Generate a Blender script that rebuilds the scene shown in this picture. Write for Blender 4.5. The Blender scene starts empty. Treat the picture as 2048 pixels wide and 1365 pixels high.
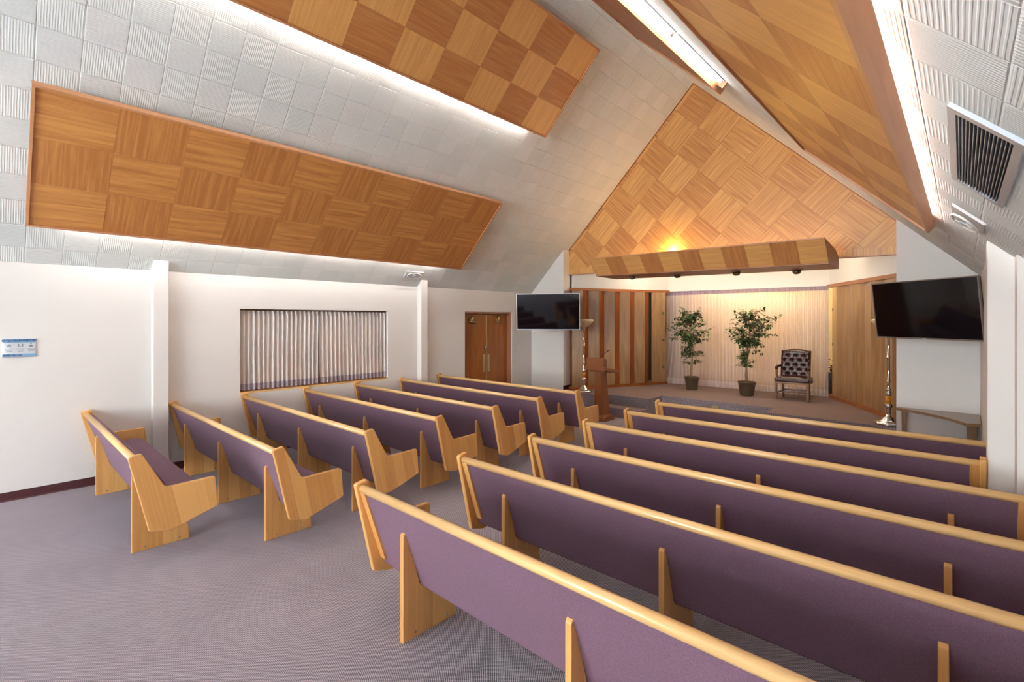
import bpy, bmesh, math, random
from mathutils import Vector, Matrix
random.seed(7)
C = bpy.context.scene.collection
S = bpy.context.scene
PI = math.pi

# ------------------------------------------------------------------ camera, world, exposure
cam = bpy.data.cameras.new('camera'); camo = bpy.data.objects.new('camera', cam); C.objects.link(camo)
cam.sensor_width = 36; cam.lens = 972 / 2048 * 36; cam.shift_y = -42.5 / 2048; cam.clip_start = .03
camo.location = (0, 0, 1.83); camo.rotation_euler = (PI / 2, 0, math.radians(42.8))
S.camera = camo
S.view_settings.view_transform = 'Standard'; S.view_settings.look = 'None'
S.view_settings.gamma = 1; S.view_settings.exposure = 0.55; S.view_settings.use_curve_mapping = False
W = bpy.data.worlds.new('world'); S.world = W; W.use_nodes = True
W.node_tree.nodes['Background'].inputs[0].default_value = (.90, .97, 1, 1)
W.node_tree.nodes['Background'].inputs[1].default_value = 20.0
S.cycles.max_bounces = 10; S.cycles.diffuse_bounces = 6; S.cycles.transparent_max_bounces = 16
S.cycles.sample_clamp_indirect = 6; S.cycles.caustics_reflective = False; S.cycles.caustics_refractive = False
TUBE = 35.0       # emission of the fluorescent tubes


# ------------------------------------------------------------------ colours and node helpers
def lin(c):
    c = c / 255.
    return c / 12.92 if c <= .04045 else ((c + .055) / 1.055) ** 2.4


def rgb(r, g, b): return (lin(r), lin(g), lin(b), 1)


class NT:
    def __init__(s, name):
        s.m = bpy.data.materials.new(name); s.m.use_nodes = True
        s.t = s.m.node_tree; s.b = s.t.nodes['Principled BSDF']; s.out = s.t.nodes['Material Output']

    def n(s, kind, **kw):
        x = s.t.nodes.new(kind)
        for k, v in kw.items(): setattr(x, k, v)
        return x

    def put(s, inp, v):
        if isinstance(v, bpy.types.NodeSocket): s.t.links.new(v, inp)
        else: inp.default_value = v

    def math(s, op, a, b=0.0, c=None):
        x = s.n('ShaderNodeMath', operation=op); s.put(x.inputs[0], a); s.put(x.inputs[1], b)
        if c is not None: s.put(x.inputs[2], c)
        return x.outputs[0]

    def mix(s, f, a, b, blend='MIX'):
        x = s.n('ShaderNodeMix', data_type='RGBA', blend_type=blend)
        s.put(x.inputs[0], f); s.put(x.inputs[6], a); s.put(x.inputs[7], b)
        return x.outputs[2]

    def uv(s): return s.n('ShaderNodeTexCoord').outputs['UV']

    def pos(s): return s.n('ShaderNodeNewGeometry').outputs['Position']

    def sep(s, v):
        x = s.n('ShaderNodeSeparateXYZ'); s.put(x.inputs[0], v); return x.outputs

    def comb(s, a, b, c=0.0):
        x = s.n('ShaderNodeCombineXYZ'); s.put(x.inputs[0], a); s.put(x.inputs[1], b); s.put(x.inputs[2], c); return x.outputs[0]

    def scale(s, v, sc):
        x = s.n('ShaderNodeMapping'); s.put(x.inputs[0], v); x.inputs['Scale'].default_value = sc; return x.outputs[0]

    def noise(s, v, sc=1.0, det=3, rough=.5, dist=0.0):
        x = s.n('ShaderNodeTexNoise'); s.put(x.inputs['Vector'], v); x.inputs['Scale'].default_value = sc
        x.inputs['Detail'].default_value = det; x.inputs['Roughness'].default_value = rough
        x.inputs['Distortion'].default_value = dist; return x.outputs['Fac']

    def ramp(s, f, a, b):
        x = s.n('ShaderNodeMapRange'); s.put(x.inputs[0], f); x.inputs[1].default_value = a; x.inputs[2].default_value = b
        return x.outputs[0]

    def white(s, v):
        x = s.n('ShaderNodeTexWhiteNoise', noise_dimensions='3D'); s.put(x.inputs['Vector'], v); return x.outputs['Value']

    def bump(s, h, dist=.01, st=1.0):
        x = s.n('ShaderNodeBump'); x.inputs['Strength'].default_value = st; x.inputs['Distance'].default_value = dist
        s.put(x.inputs['Height'], h); s.t.links.new(x.outputs[0], s.b.inputs['Normal']); return x

    def col(s, v): s.put(s.b.inputs['Base Color'], v)

    def rough(s, v): s.put(s.b.inputs['Roughness'], v)


def plain(name, c, rough=.5, metal=0.0, spec=.5, emit=None):
    N = NT(name); N.col(c); N.rough(rough); N.b.inputs['Metallic'].default_value = metal
    N.b.inputs['Specular IOR Level'].default_value = spec
    if emit: N.b.inputs['Emission Color'].default_value = c; N.b.inputs['Emission Strength'].default_value = emit
    return N.m


def wood(name, light, dark, rough=.4, fine=60, ribbon=9, rib_amt=.35, stave=None, coat=0.0, fine_amt=.55):
    """straight grain along U; 'tint' (0..1) on the faces slides a piece towards the darker veneer"""
    N = NT(name); uv = N.uv()
    f1 = N.ramp(N.noise(N.scale(uv, (1.6, fine, 1)), 1, 5, .6, .25), .3, .72)
    f2 = N.ramp(N.noise(N.scale(uv, (.8, ribbon, 1)), 1.6, 3, .55, .6), .34, .68)
    att = N.n('ShaderNodeAttribute', attribute_name='tint').outputs['Fac']
    f = N.math('ADD', N.math('MULTIPLY', f1, fine_amt * .6), N.math('MULTIPLY', f2, rib_amt))
    f = N.math('ADD', f, N.math('MULTIPLY', att, .62))
    if stave:
        q = N.sep(uv); w = N.white(N.comb(N.math('FLOOR', N.math('DIVIDE', q[1], stave)), 3.0))
        f = N.math('ADD', f, N.math('MULTIPLY', N.math('SUBTRACT', w, .5), .8))
        fr = N.math('FRACT', N.math('DIVIDE', q[1], stave))
        f = N.math('ADD', f, N.math('MULTIPLY', N.math('LESS_THAN', fr, .02), .35))
    x = N.n('ShaderNodeClamp'); N.put(x.inputs[0], f)
    N.col(N.mix(x.outputs[0], light, dark)); N.rough(rough)
    N.b.inputs['Coat Weight'].default_value = coat; N.b.inputs['Coat Roughness'].default_value = .18
    N.bump(f1, .0006, .4)
    return N.m


# ------------------------------------------------------------------ materials
M = {}
M['oak'] = wood('oak_wood', rgb(228, 174, 104), rgb(186, 122, 60), .34, 55, 7, .25, .105, coat=.25)
M['oakrail'] = wood('oak_rail_wood', rgb(238, 198, 138), rgb(206, 152, 92), .26, 45, 6, .3, coat=.45)
M['veneer'] = wood('mahogany_veneer', rgb(240, 184, 110), rgb(186, 120, 66), .42, 70, 12, .3, coat=.08)
M['veneer_soft'] = wood('mahogany_veneer_soft', rgb(228, 166, 94), rgb(180, 116, 60), .42, 55, 14, .6, coat=.08)
M['gable'] = wood('gable_veneer', rgb(236, 184, 114), rgb(184, 124, 70), .42, 55, 22, .62, coat=.08)
M['frame'] = wood('mahogany_trim', rgb(208, 152, 108), rgb(170, 112, 72), .4, 60, 8, .3)
M['board'] = wood('mahogany_board', rgb(176, 118, 86), rgb(134, 84, 58), .45, 55, 7, .4)
M['door'] = wood('door_veneer', rgb(168, 100, 42), rgb(118, 62, 22), .35, 50, 5, .5, coat=.2)
M['leaf_light'] = wood('partition_walnut_veneer', rgb(170, 130, 86), rgb(116, 80, 50), .32, 75, 6, .55, coat=.3)
M['leaf_dark'] = wood('partition_dark_wood', rgb(150, 76, 26), rgb(96, 46, 14), .4, 50, 6, .4)  # darker brown wood for the return leaves and the jamb strip
M['rail'] = wood('partition_rail_wood', rgb(168, 98, 44), rgb(124, 66, 26), .35, 50, 6, .4, coat=.2)
M['lectern'] = wood('lectern_wood', rgb(148, 88, 50), rgb(102, 54, 28), .28, 50, 6, .45, coat=.4)
M['table_edge'] = wood('table_edge_wood', rgb(150, 118, 86), rgb(110, 80, 56), .4, 50, 6, .4)
M['chairwood'] = wood('chair_leg_wood', rgb(128, 92, 54), rgb(86, 56, 30), .35, 50, 6, .4)
M['mull'] = plain('dark_window_wood', rgb(116, 74, 48), .5)
M['maroon'] = plain('maroon_vinyl_baseboard', rgb(72, 32, 36), .4)
M['table_top'] = plain('taupe_laminate', rgb(160, 148, 140), .3)
M['silver'] = plain('polished_silver', (.78, .78, .8, 1), .16, 1)
M['chrome'] = plain('chrome', (.7, .7, .7, 1), .2, 1)
M['brass'] = plain('antique_brass', (.5, .38, .18, 1), .3, 1)
M['pushplate'] = plain('brushed_brass_plate', (.62, .5, .3, 1), .45, 1)
M['bronze'] = plain('dark_bronze', (.16, .12, .07, 1), .35, 1)
M['amber'] = plain('amber_marble', rgb(196, 128, 28), .2)
M['alabaster'] = plain('alabaster_glass', rgb(240, 220, 184), .25)
M['black'] = plain('black_plastic', (.01, .01, .012, 1), .4)
M['screen'] = plain('black_glass_screen', (.003, .003, .005, 1), .06, 0, .5)
M['tvframe'] = plain('silver_tv_bezel', rgb(196, 198, 204), .35, .5)
M['tvframe_b'] = plain('bronze_tv_bezel', rgb(140, 128, 122), .35, .5)
M['whitemetal'] = plain('white_painted_metal', rgb(206, 206, 206), .4)
M['greymetal'] = plain('galvanised_metal', rgb(188, 196, 206), .35, .5)
M['filter'] = plain('dusty_duct_filter', rgb(88, 88, 90), .9)
M['white'] = plain('white_plastic', rgb(232, 230, 224), .4)
M['tube'] = plain('fluorescent_tube', (1, .97, .92, 1), .4, emit=TUBE)
M['warmtube'] = plain('warm_fluorescent_tube', (1, .86, .62, 1), .4, emit=48)
M['goldtube'] = plain('gold_fluorescent_tube', (1, .84, .56, 1), .4, emit=95)
M['boxfill'] = plain('box_fill_tube', (1, .93, .84, 1), .4, emit=25)
M['bulb'] = plain('yellow_bulb', (1, .62, .12, 1), .4, emit=60)
M['soil'] = plain('dried_moss', rgb(112, 96, 62), .9)
M['bark'] = plain('ficus_bark', rgb(150, 122, 94), .8)
M['paper'] = plain('glossy_paper', rgb(222, 226, 232), .35)
M['signblue'] = plain('printed_blue', rgb(124, 164, 200), .4)
M['ink'] = plain('navy_ink', rgb(28, 46, 92), .5)
M['inkgrey'] = plain('grey_ink', rgb(140, 142, 146), .5)
M['petal_p'] = plain('purple_petal', rgb(150, 60, 130), .6)
M['petal_y'] = plain('cream_petal', rgb(232, 210, 110), .6)
M['petal_w'] = plain('white_petal', rgb(226, 222, 214), .6)
M['stem'] = plain('green_stem', rgb(60, 90, 44), .6)

N = NT('white_wall_paint'); N.col(rgb(230, 226, 222)); N.rough(.75)
N.bump(N.noise(N.pos(), 14, 4, .6), .004, .35); M['wall'] = N.m

N = NT('purple_tweed'); p = N.pos()
a = N.ramp(N.noise(p, 520, 2, .7), .34, .66); b_ = N.ramp(N.noise(p, 190, 2, .6), .3, .7)
c = N.mix(a, rgb(90, 58, 76), rgb(140, 108, 128)); N.col(N.mix(N.math('MULTIPLY', b_, .35), c, rgb(112, 74, 92)))
N.rough(.9); N.b.inputs['Sheen Weight'].default_value = .08; N.bump(a, .0012, .5); M['tweed'] = N.m
M['dust'] = plain('dark_dust_cover', rgb(44, 26, 46), .9)


def carpet(name, lo, hi, per, blend):
    N = NT(name); p = N.pos(); q = N.sep(p)
    # loops on a grid; the third coordinate brings the pattern onto risers
    xx = N.math('ADD', q[0], N.math('MULTIPLY', N.noise(p, 22, 2), .004)); yy = N.math('ADD', q[1], N.math('MULTIPLY', q[2], 1.0))
    s1 = N.math('SINE', N.math('MULTIPLY', xx, 2 * PI / per)); s2 = N.math('SINE', N.math('MULTIPLY', yy, 2 * PI / per))
    s3 = N.math('SINE', N.math('MULTIPLY', N.math('ADD', xx, yy), 2 * PI / per))
    h = N.ramp(N.math('ADD', N.math('MULTIPLY', s1, s2), N.math('MULTIPLY', s3, .25)), -.7, .8)
    tone = N.ramp(N.noise(p, 420, 2), .3, .7)
    soil = N.ramp(N.noise(p, 1.3, 3), .3, .7)
    c = N.mix(h, lo, hi); c = N.mix(N.math('MULTIPLY', tone, .25), c, rgb(120, 104, 112))
    c = N.mix(N.math('MULTIPLY', soil, blend), c, rgb(112, 100, 108)); N.col(c); N.rough(.95)
    N.b.inputs['Specular IOR Level'].default_value = .1
    N.bump(h, .004, .8); return N.m


M['carpet'] = carpet('lavender_loop_carpet', rgb(78, 70, 80), rgb(232, 219, 228), .0135, .2)
M['carpet_riser'] = carpet('step_carpet', rgb(80, 72, 82), rgb(184, 172, 178), .028, .1)
N = NT('stage_carpet'); a = N.ramp(N.noise(N.pos(), 160, 3, .7), .3, .7)
N.col(N.mix(a, rgb(112, 92, 90), rgb(140, 117, 113))); N.rough(.95); N.bump(a, .004, .6); M['stage'] = N.m

# acoustic tile: 0.28 m squares, combed one way and the other
N = NT('combed_acoustic_tile'); q = N.sep(N.uv()); T = .28
u = N.math('DIVIDE', q[0], T); v = N.math('DIVIDE', q[1], T)
cu = N.math('FLOOR', u); cv = N.math('FLOOR', v); fu = N.math('FRACT', u); fv = N.math('FRACT', v)
par = N.math('FLOORED_MODULO', N.math('ADD', cu, cv), 2.0)
w = N.white(N.comb(cu, cv, 1.0))
cc = N.math('ADD', N.math('MULTIPLY', fu, par), N.math('MULTIPLY', fv, N.math('SUBTRACT', 1.0, par)))
wob = N.math('MULTIPLY', N.noise(N.scale(N.uv(), (6, 6, 1)), 1, 3), .014)
gr = N.math('SINE', N.math('MULTIPLY', N.math('ADD', cc, wob), 2 * PI * 17))
gr = N.math('MULTIPLY', N.ramp(gr, -.2, .7), N.ramp(w, -.5, 1.0))
ed = N.math('MINIMUM', N.math('MINIMUM', fu, N.math('SUBTRACT', 1.0, fu)), N.math('MINIMUM', fv, N.math('SUBTRACT', 1.0, fv)))
seam = N.ramp(ed, .0, .022)
h = N.math('ADD', N.math('MULTIPLY', gr, .5), N.math('MULTIPLY', seam, .9))
h = N.math('ADD', h, N.math('MULTIPLY', w, .25))
N.col(N.mix(w, rgb(222, 228, 226), rgb(236, 239, 237))); N.rough(.8); N.bump(h, .006, .95); M['tile'] = N.m

N = NT('wicker'); q = N.sep(N.uv())
wk = N.math('MULTIPLY', N.math('SINE', N.math('MULTIPLY', q[0], 210.0)), N.math('SINE', N.math('MULTIPLY', q[1], 330.0)))
N.col(N.mix(N.ramp(wk, -.6, .8), rgb(52, 38, 26), rgb(126, 100, 70))); N.rough(.45); N.bump(wk, .006, .8); M['wicker'] = N.m

N = NT('oxblood_leather'); N.col(N.mix(N.ramp(N.noise(N.pos(), 30, 3), .3, .7), rgb(46, 14, 16), rgb(66, 26, 22)))
N.rough(.24); N.bump(N.noise(N.pos(), 260, 2), .0008, .5); M['leather'] = N.m

N = NT('ficus_leaf'); att = N.n('ShaderNodeAttribute', attribute_name='tint').outputs['Fac']
N.col(N.mix(att, rgb(34, 62, 40), rgb(104, 132, 66))); N.rough(.38); M['leaf'] = N.m


def sheer(name, colr, transp, transl):
    N = NT(name); N.t.nodes.remove(N.b)
    d = N.n('ShaderNodeBsdfDiffuse'); d.inputs[0].default_value = colr
    t = N.n('ShaderNodeBsdfTranslucent'); t.inputs[0].default_value = colr
    m1 = N.n('ShaderNodeMixShader'); m1.inputs[0].default_value = transl
    N.t.links.new(d.outputs[0], m1.inputs[1]); N.t.links.new(t.outputs[0], m1.inputs[2])
    tr = N.n('ShaderNodeBsdfTransparent'); m2 = N.n('ShaderNodeMixShader'); m2.inputs[0].default_value = transp
    N.t.links.new(m1.outputs[0], m2.inputs[1]); N.t.links.new(tr.outputs[0], m2.inputs[2])
    N.t.links.new(m2.outputs[0], N.out.inputs[0]); return N.m


M['sheer'] = sheer('sheer_lilac_fabric', rgb(232, 222, 226), .26, .5)
M['sheer2'] = sheer('sheer_header_fabric', rgb(158, 144, 170), .04, .3)
M['hem'] = sheer('sheer_hem_fabric', rgb(228, 222, 230), .05, .4)
M['wcurt'] = sheer('window_sheer_fabric', rgb(248, 246, 244), .2, .2)
M['wcurt_h'] = sheer('window_sheer_doubled', rgb(190, 184, 198), .02, .35)
N = NT('amber_obscured_glass'); N.t.nodes.remove(N.b)
tt = N.n('ShaderNodeBsdfTranslucent'); N.put(tt.inputs[0], N.mix(N.ramp(N.noise(N.pos(), 3, 2), .3, .7), rgb(66, 46, 30), rgb(92, 68, 42)))
N.t.links.new(tt.outputs[0], N.out.inputs[0]); M['amberpane'] = N.m


# ------------------------------------------------------------------ geometry helpers
def uvmap(bm, g=(0, 0, 1), off=None):
    L = bm.loops.layers.uv.verify(); g = Vector(g).normalized()
    off = off or (random.random() * 20, random.random() * 20)
    bm.normal_update()
    for f in bm.faces:
        n = f.normal; e = n.cross(g)
        if e.length < .3:
            gg = Vector((0, 0, 1)) if abs(n.z) < .9 else Vector((1, 0, 0)); e = n.cross(gg)
        else: gg = g
        e.normalize()
        for l in f.loops: l[L].uv = (l.vert.co.dot(gg) + off[0], l.vert.co.dot(e) + off[1])


def mk(name, bm, mats, parent=None, g=(0, 0, 1), uv=True, smooth=False, loc=None, rot=None):
    bmesh.ops.recalc_face_normals(bm, faces=bm.faces[:])
    if uv: uvmap(bm, g)
    me = bpy.data.meshes.new(name); bm.to_mesh(me); bm.free()
    if not isinstance(mats, (list, tuple)): mats = [mats]
    for m in mats: me.materials.append(M[m] if isinstance(m, str) else m)
    if smooth:
        for p_ in me.polygons: p_.use_smooth = True
    o = bpy.data.objects.new(name, me); C.objects.link(o)
    if parent: o.parent = parent
    if loc: o.location = loc
    if rot: o.rotation_euler = rot
    return o


def tag(o, label=None, cat=None, group=None, kind=None):
    if label: o['label'] = label
    if cat: o['category'] = cat
    if group: o['group'] = group
    if kind: o['kind'] = kind
    return o


def empty(name, loc=(0, 0, 0), rz=0, **kw):
    o = bpy.data.objects.new(name, None); C.objects.link(o); o.location = loc; o.rotation_euler = (0, 0, rz)
    o.empty_display_size = .1
    return tag(o, **kw)


def box(bm, x0, x1, y0, y1, z0, z1, mi=0):
    vs = [bm.verts.new(p) for p in [(x0, y0, z0), (x1, y0, z0), (x1, y1, z0), (x0, y1, z0), (x0, y0, z1), (x1, y0, z1), (x1, y1, z1), (x0, y1, z1)]]
    fs = [bm.faces.new([vs[i] for i in q]) for q in [(0, 3, 2, 1), (4, 5, 6, 7), (0, 1, 5, 4), (1, 2, 6, 5), (2, 3, 7, 6), (3, 0, 4, 7)]]
    for f in fs: f.material_index = mi
    return fs


def bbox(*a, bev=0, seg=2):
    bm = bmesh.new(); box(bm, *a)
    if bev: bmesh.ops.bevel(bm, geom=bm.edges[:], offset=bev, segments=seg, profile=.5, affect='EDGES')
    return bm


def prism(bm, pts, ax, t0, t1, mi=0, bev=0, seg=2):
    f3 = {'x': lambda a, b, t: (t, a, b), 'y': lambda a, b, t: (a, t, b), 'z': lambda a, b, t: (a, b, t)}[ax]
    A = [bm.verts.new(f3(a, b, t0)) for a, b in pts]; B = [bm.verts.new(f3(a, b, t1)) for a, b in pts]
    caps = [bm.faces.new(A), bm.faces.new(B[::-1])]; n = len(pts); sides = []
    for i in range(n): sides.append(bm.faces.new([A[i], B[i], B[(i + 1) % n], A[(i + 1) % n]]))
    for f in caps + sides: f.material_index = mi
    if bev:
        es = set(e for f in caps for e in f.edges)
        bmesh.ops.recalc_face_normals(bm, faces=bm.faces[:])
        bmesh.ops.bevel(bm, geom=list(es), offset=bev, segments=seg, profile=.5, affect='EDGES')


def rnd(pts, r, seg=4):
    """round the corners of a polygon; r a number or list"""
    out = []; n = len(pts)
    for i in range(n):
        p0 = Vector(pts[i - 1]); p = Vector(pts[i]); p1 = Vector(pts[(i + 1) % n]); rr = r[i] if isinstance(r, (list, tuple)) else r
        if rr <= 0: out.append(tuple(p)); continue
        a = (p0 - p).normalized(); b = (p1 - p).normalized(); ang = a.angle(b); d = min(rr / math.tan(ang / 2), (p0 - p).length * .45, (p1 - p).length * .45)
        A = p + a * d; B = p + b * d
        for k in range(seg + 1):
            t = k / seg; out.append(tuple(A * (1 - t) ** 2 + p * 2 * t * (1 - t) + B * t * t))
    return out


def lathe(bm, prof, n=20, c=(0, 0), mi=0, close=True):
    rings = []
    for r, z in prof:
        rings.append([bm.verts.new((c[0] + r * math.cos(2 * PI * k / n), c[1] + r * math.sin(2 * PI * k / n), z)) for k in range(n)])
    for a, b in zip(rings, rings[1:]):
        for k in range(n):
            f = bm.faces.new([a[k], a[(k + 1) % n], b[(k + 1) % n], b[k]]); f.material_index = mi; f.smooth = True
    if close:
        for rg in (rings[0], rings[-1]):
            try: f = bm.faces.new(rg); f.material_index = mi
            except ValueError: pass


def tube(bm, pts, r, n=8, mi=0):
    pts = [Vector(p) for p in pts]; rings = []
    rs = r if isinstance(r, (list, tuple)) else [r] * len(pts)
    for i, p in enumerate(pts):
        d = (pts[min(i + 1, len(pts) - 1)] - pts[max(i - 1, 0)]).normalized()
        a = d.cross(Vector((0, 0, 1))) if abs(d.z) < .95 else d.cross(Vector((1, 0, 0)))
        a.normalize(); b = d.cross(a)
        rings.append([bm.verts.new(p + (a * math.cos(2 * PI * k / n) + b * math.sin(2 * PI * k / n)) * rs[i]) for k in range(n)])
    for A, B in zip(rings, rings[1:]):
        for k in range(n):
            f = bm.faces.new([A[k], A[(k + 1) % n], B[(k + 1) % n], B[k]]); f.smooth = True; f.material_index = mi
    for rg in (rings[0], rings[-1]): f = bm.faces.new(rg); f.material_index = mi


def ball(bm, c, r, seg=10, mi=0, sc=(1, 1, 1)):
    m = Matrix.Translation(c) @ Matrix.Diagonal((sc[0], sc[1], sc[2], 1))
    r_ = bmesh.ops.create_uvsphere(bm, u_segments=seg, v_segments=max(6, seg // 2 + 2), radius=r, matrix=m)
    for v in r_['verts']:
        for f in v.link_faces: f.smooth = True; f.material_index = mi


def copy_tree(o, parent=None):
    c = o.copy(); C.objects.link(c); c.parent = parent
    for ch in o.children: copy_tree(ch, c)
    return c


# ------------------------------------------------------------------ the room
XW = -7.06; RX = -3.4725
zl = lambda x: 9.475 + x          # left slope
zr = lambda x: 2.53 - x           # right slope
RZ = zl(RX)
YB = -7.0; YP = 8.26              # back wall, front piers
XR1, XR2 = .345, .165

bm = bmesh.new(); box(bm, XW - .2, XR1 + .1, YB, 9.2, -.12, 0)
tag(mk('floor', bm, 'carpet'), kind='structure')

bm = bmesh.new()
for (y0, y1, z0, z1) in [(YB, 2.289, 0, 2.43), (2.289, 4.562, 0, .852), (2.289, 4.562, 1.976, 2.43), (4.562, 6.28, 0, 2.43), (6.28, 7.61, 1.99, 2.43), (7.61, 8.5, 0, 2.43)]:
    box(bm, XW - .24, XW, y0, y1, z0, z1)
tag(mk('wall_left', bm, 'wall'), kind='structure')
bm = bmesh.new()
prism(bm, [(XR1, 0), (XR1 + .2, 0), (XR1 + .2, 2.0), (XR1, zr(XR1))], 'y', YB, 6.16)
prism(bm, [(.268, 0), (XR1 + .01, 0), (XR1 + .01, zr(XR1)), (.268, zr(.268))], 'y', 4.62, 4.87)
prism(bm, [(XR2, 0), (XR2 + .3, 0), (XR2 + .3, 2.1), (XR2, zr(XR2))], 'y', 6.16, 8.5)
tag(mk('wall_right', bm, 'wall'), kind='structure')
# pilasters
for y0, y1 in ((1.322, 1.472), (5.163, 5.30)):
    bm = bmesh.new(); x1 = XW + .115; prism(bm, [(XW - .02, 0), (x1, 0), (x1, zl(x1) + .01), (XW - .02, 2.45)], 'y', y0, y1, bev=.004)
    tag(mk('wall_left_pilaster', bm, 'wall'), kind='structure')
bm = bmesh.new(); prism(bm, [(XR1 + .02, 0), (.133, 0), (.133, zr(.133) + .01), (XR1 + .02, zr(XR1) + .01)], 'y', 4.85, 5.10, bev=.004)
tag(mk('wall_right_pilaster', bm, 'wall'), kind='structure')
# piers either side of the stage
bm = bmesh.new(); x1 = -6.17; prism(bm, [(XW - .2, 0), (x1, 0), (x1, zl(x1) + .02), (XW - .2, zl(XW - .2) + .02)], 'y', YP, 8.50)
tag(mk('wall_front_left', bm, 'wall'), kind='structure')
bm = bmesh.new(); x1 = -.645; prism(bm, [(x1, 0), (XR2 + .1, 0), (XR2 + .1, zr(XR2 + .1) + .02), (x1, zr(x1) + .02)], 'y', YP, 8.38)
tag(mk('wall_front_right', bm, 'wall'), kind='structure')
# unseen back wall; its two wide windows are added to let in daylight
bm = bmesh.new()
wx = [(-5.9, -3.7), (-3.3, -.1)]
xs = [XW - .1, wx[0][0], wx[0][1], wx[1][0], wx[1][1], XR1 + .1]
for i in (0, 2, 4): box(bm, xs[i], xs[i + 1], YB - .2, YB, 0, 2.2)
for i in (1, 3): box(bm, xs[i], xs[i + 1], YB - .2, YB, 0, .9)
gw = (-5.1, -1.85, 2.5, 3.75)     # unseen high window, added in the rear gable to light between the pews
prism(bm, [(XW - .1, 2.2), (gw[0], 2.2), (gw[0], zl(gw[0])), (XW - .1, zl(XW))], 'y', YB - .2, YB)
prism(bm, [(gw[1], 2.2), (XR1 + .1, 2.2), (XR1 + .1, zr(XR1)), (gw[1], zr(gw[1]))], 'y', YB - .2, YB)
box(bm, gw[0], gw[1], YB - .2, YB, 2.2, gw[2])
prism(bm, [(gw[0], gw[3]), (gw[1], gw[3]), (gw[1], zr(gw[1])), (RX, RZ + .05), (gw[0], zl(gw[0]))], 'y', YB - .2, YB)
tag(mk('wall_back', bm, 'wall'), kind='structure')
for i, (a, b, c, d) in enumerate([(wx[0][0], wx[0][1], .9, 2.2), (wx[1][0], wx[1][1], .9, 2.2), gw]):
    bm = bmesh.new()
    for q in [(a, a + .05, c, d), (b - .05, b, c, d), (a, b, c, c + .05), (a, b, d - .05, d), ((a + b) / 2 - .025, (a + b) / 2 + .025, c, d)]:
        box(bm, q[0], q[1], YB - .14, YB - .06, q[2], q[3])
    tag(mk('window_%d' % (i + 2), bm, 'white'), kind='structure')  # frames of the added, unseen back windows

# ceiling: both slopes
bm = bmesh.new(); L = bm.loops.layers.uv.verify(); s2 = math.sqrt(2)


def slope(xa, za, xb, zb, side):
    d = Vector((xb - xa, 0, zb - za)).normalized(); up = Vector((-d.z, 0, d.x)) if side == 'L' else Vector((d.z, 0, -d.x))
    if up.z < 0: up = -up
    for y0, y1 in ((YB - .2, 8.5),):
        a = Vector((xa, y0, za)); b = Vector((xb, y0, zb)); e = Vector((0, y1 - y0, 0))
        low = [a, b, b + e, a + e]; hi = [p + up * .1 for p in low]
        vl = [bm.verts.new(p) for p in low]; vh = [bm.verts.new(p) for p in hi]
        fs = [bm.faces.new(vl), bm.faces.new(vh[::-1])] + [bm.faces.new([vl[i], vh[i], vh[(i + 1) % 4], vl[(i + 1) % 4]]) for i in range(4)]
        for f in fs:
            for l in f.loops: l[L].uv = (l.vert.co.y + .017 + 5.6, (l.vert.co - Vector((xa, 0, za))).dot(d) + (.0 if side == 'L' else .12) + 2.8)


slope(XW - .25, zl(XW - .25), RX, RZ, 'L'); slope(XR1 + .25, zr(XR1 + .25), RX, RZ, 'R')
tag(mk('ceiling', bm, 'tile', uv=False), kind='structure')

# baseboards
bm = bmesh.new()
for y0, y1 in ((YB, 1.322), (1.472, 5.163), (5.3, 6.28), (7.61, 8.26)):
    prism(bm, [(XW, 0), (XW + .02, 0), (XW + .009, .012), (XW + .007, .09), (XW, .09)], 'y', y0, y1)
for y0, y1 in ((1.322, 1.472), (5.163, 5.3)): box(bm, XW + .1, XW + .124, y0 - .006, y1 + .006, 0, .09)
tag(mk('baseboard_left', bm, 'maroon'), kind='structure')
bm = bmesh.new(); box(bm, XW, -6.16, YP - .008, YP, 0, .09); box(bm, -6.17, -6.162, YP - .008, 8.5, .36, .44)
tag(mk('baseboard_front', bm, 'maroon'), kind='structure')

# stage with two steps let into its left half
bm = bmesh.new(); ZS = .36
pts = [(-6.17, 8.08), (-5.06, 8.08), (-5.06, 8.32), (-4.255, 8.32), (-4.255, 8.87), (-2.31, 8.9), (-2.28, 8.40), (-.645, 8.40), (.3, 8.40), (.3, 11.9), (-7.2, 11.9), (-7.2, 8.42), (-6.17, 8.42)]
prism(bm, pts, 'z', 0, ZS)
bm.normal_update()
for f in bm.faces:
    if abs(f.normal.z) > .5: f.material_index = 1
tag(mk('floor_stage', bm, ['carpet_riser', 'stage']), kind='structure')
bm = bmesh.new(); prism(bm, [(8.02, 0), (8.02, .168), (8.032, .18), (8.33, .18), (8.33, 0)], 'x', -5.06, -4.255)
bm.normal_update()
for f in bm.faces:
    if f.normal.z > .9: f.material_index = 1
tag(mk('floor_step', bm, ['carpet_riser', 'stage']), kind='structure')

# alcove behind the stage: angled walls above the folding partitions, wall above the curtain, outer shell
A0, A1, B0, B1 = (-6.03, 8.38), (-4.97, 10.66), (-1.86, 10.95), (-.30, 8.32)


def vwall(bm, p, q, z0, z1, th=.06):
    p = Vector((*p, 0)); q = Vector((*q, 0)); d = (q - p).normalized(); n = Vector((-d.y, d.x, 0)) * th
    prism(bm, [tuple((a)[:2]) for a in (p, q, q + n, p + n)], 'z', z0, z1)


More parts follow.
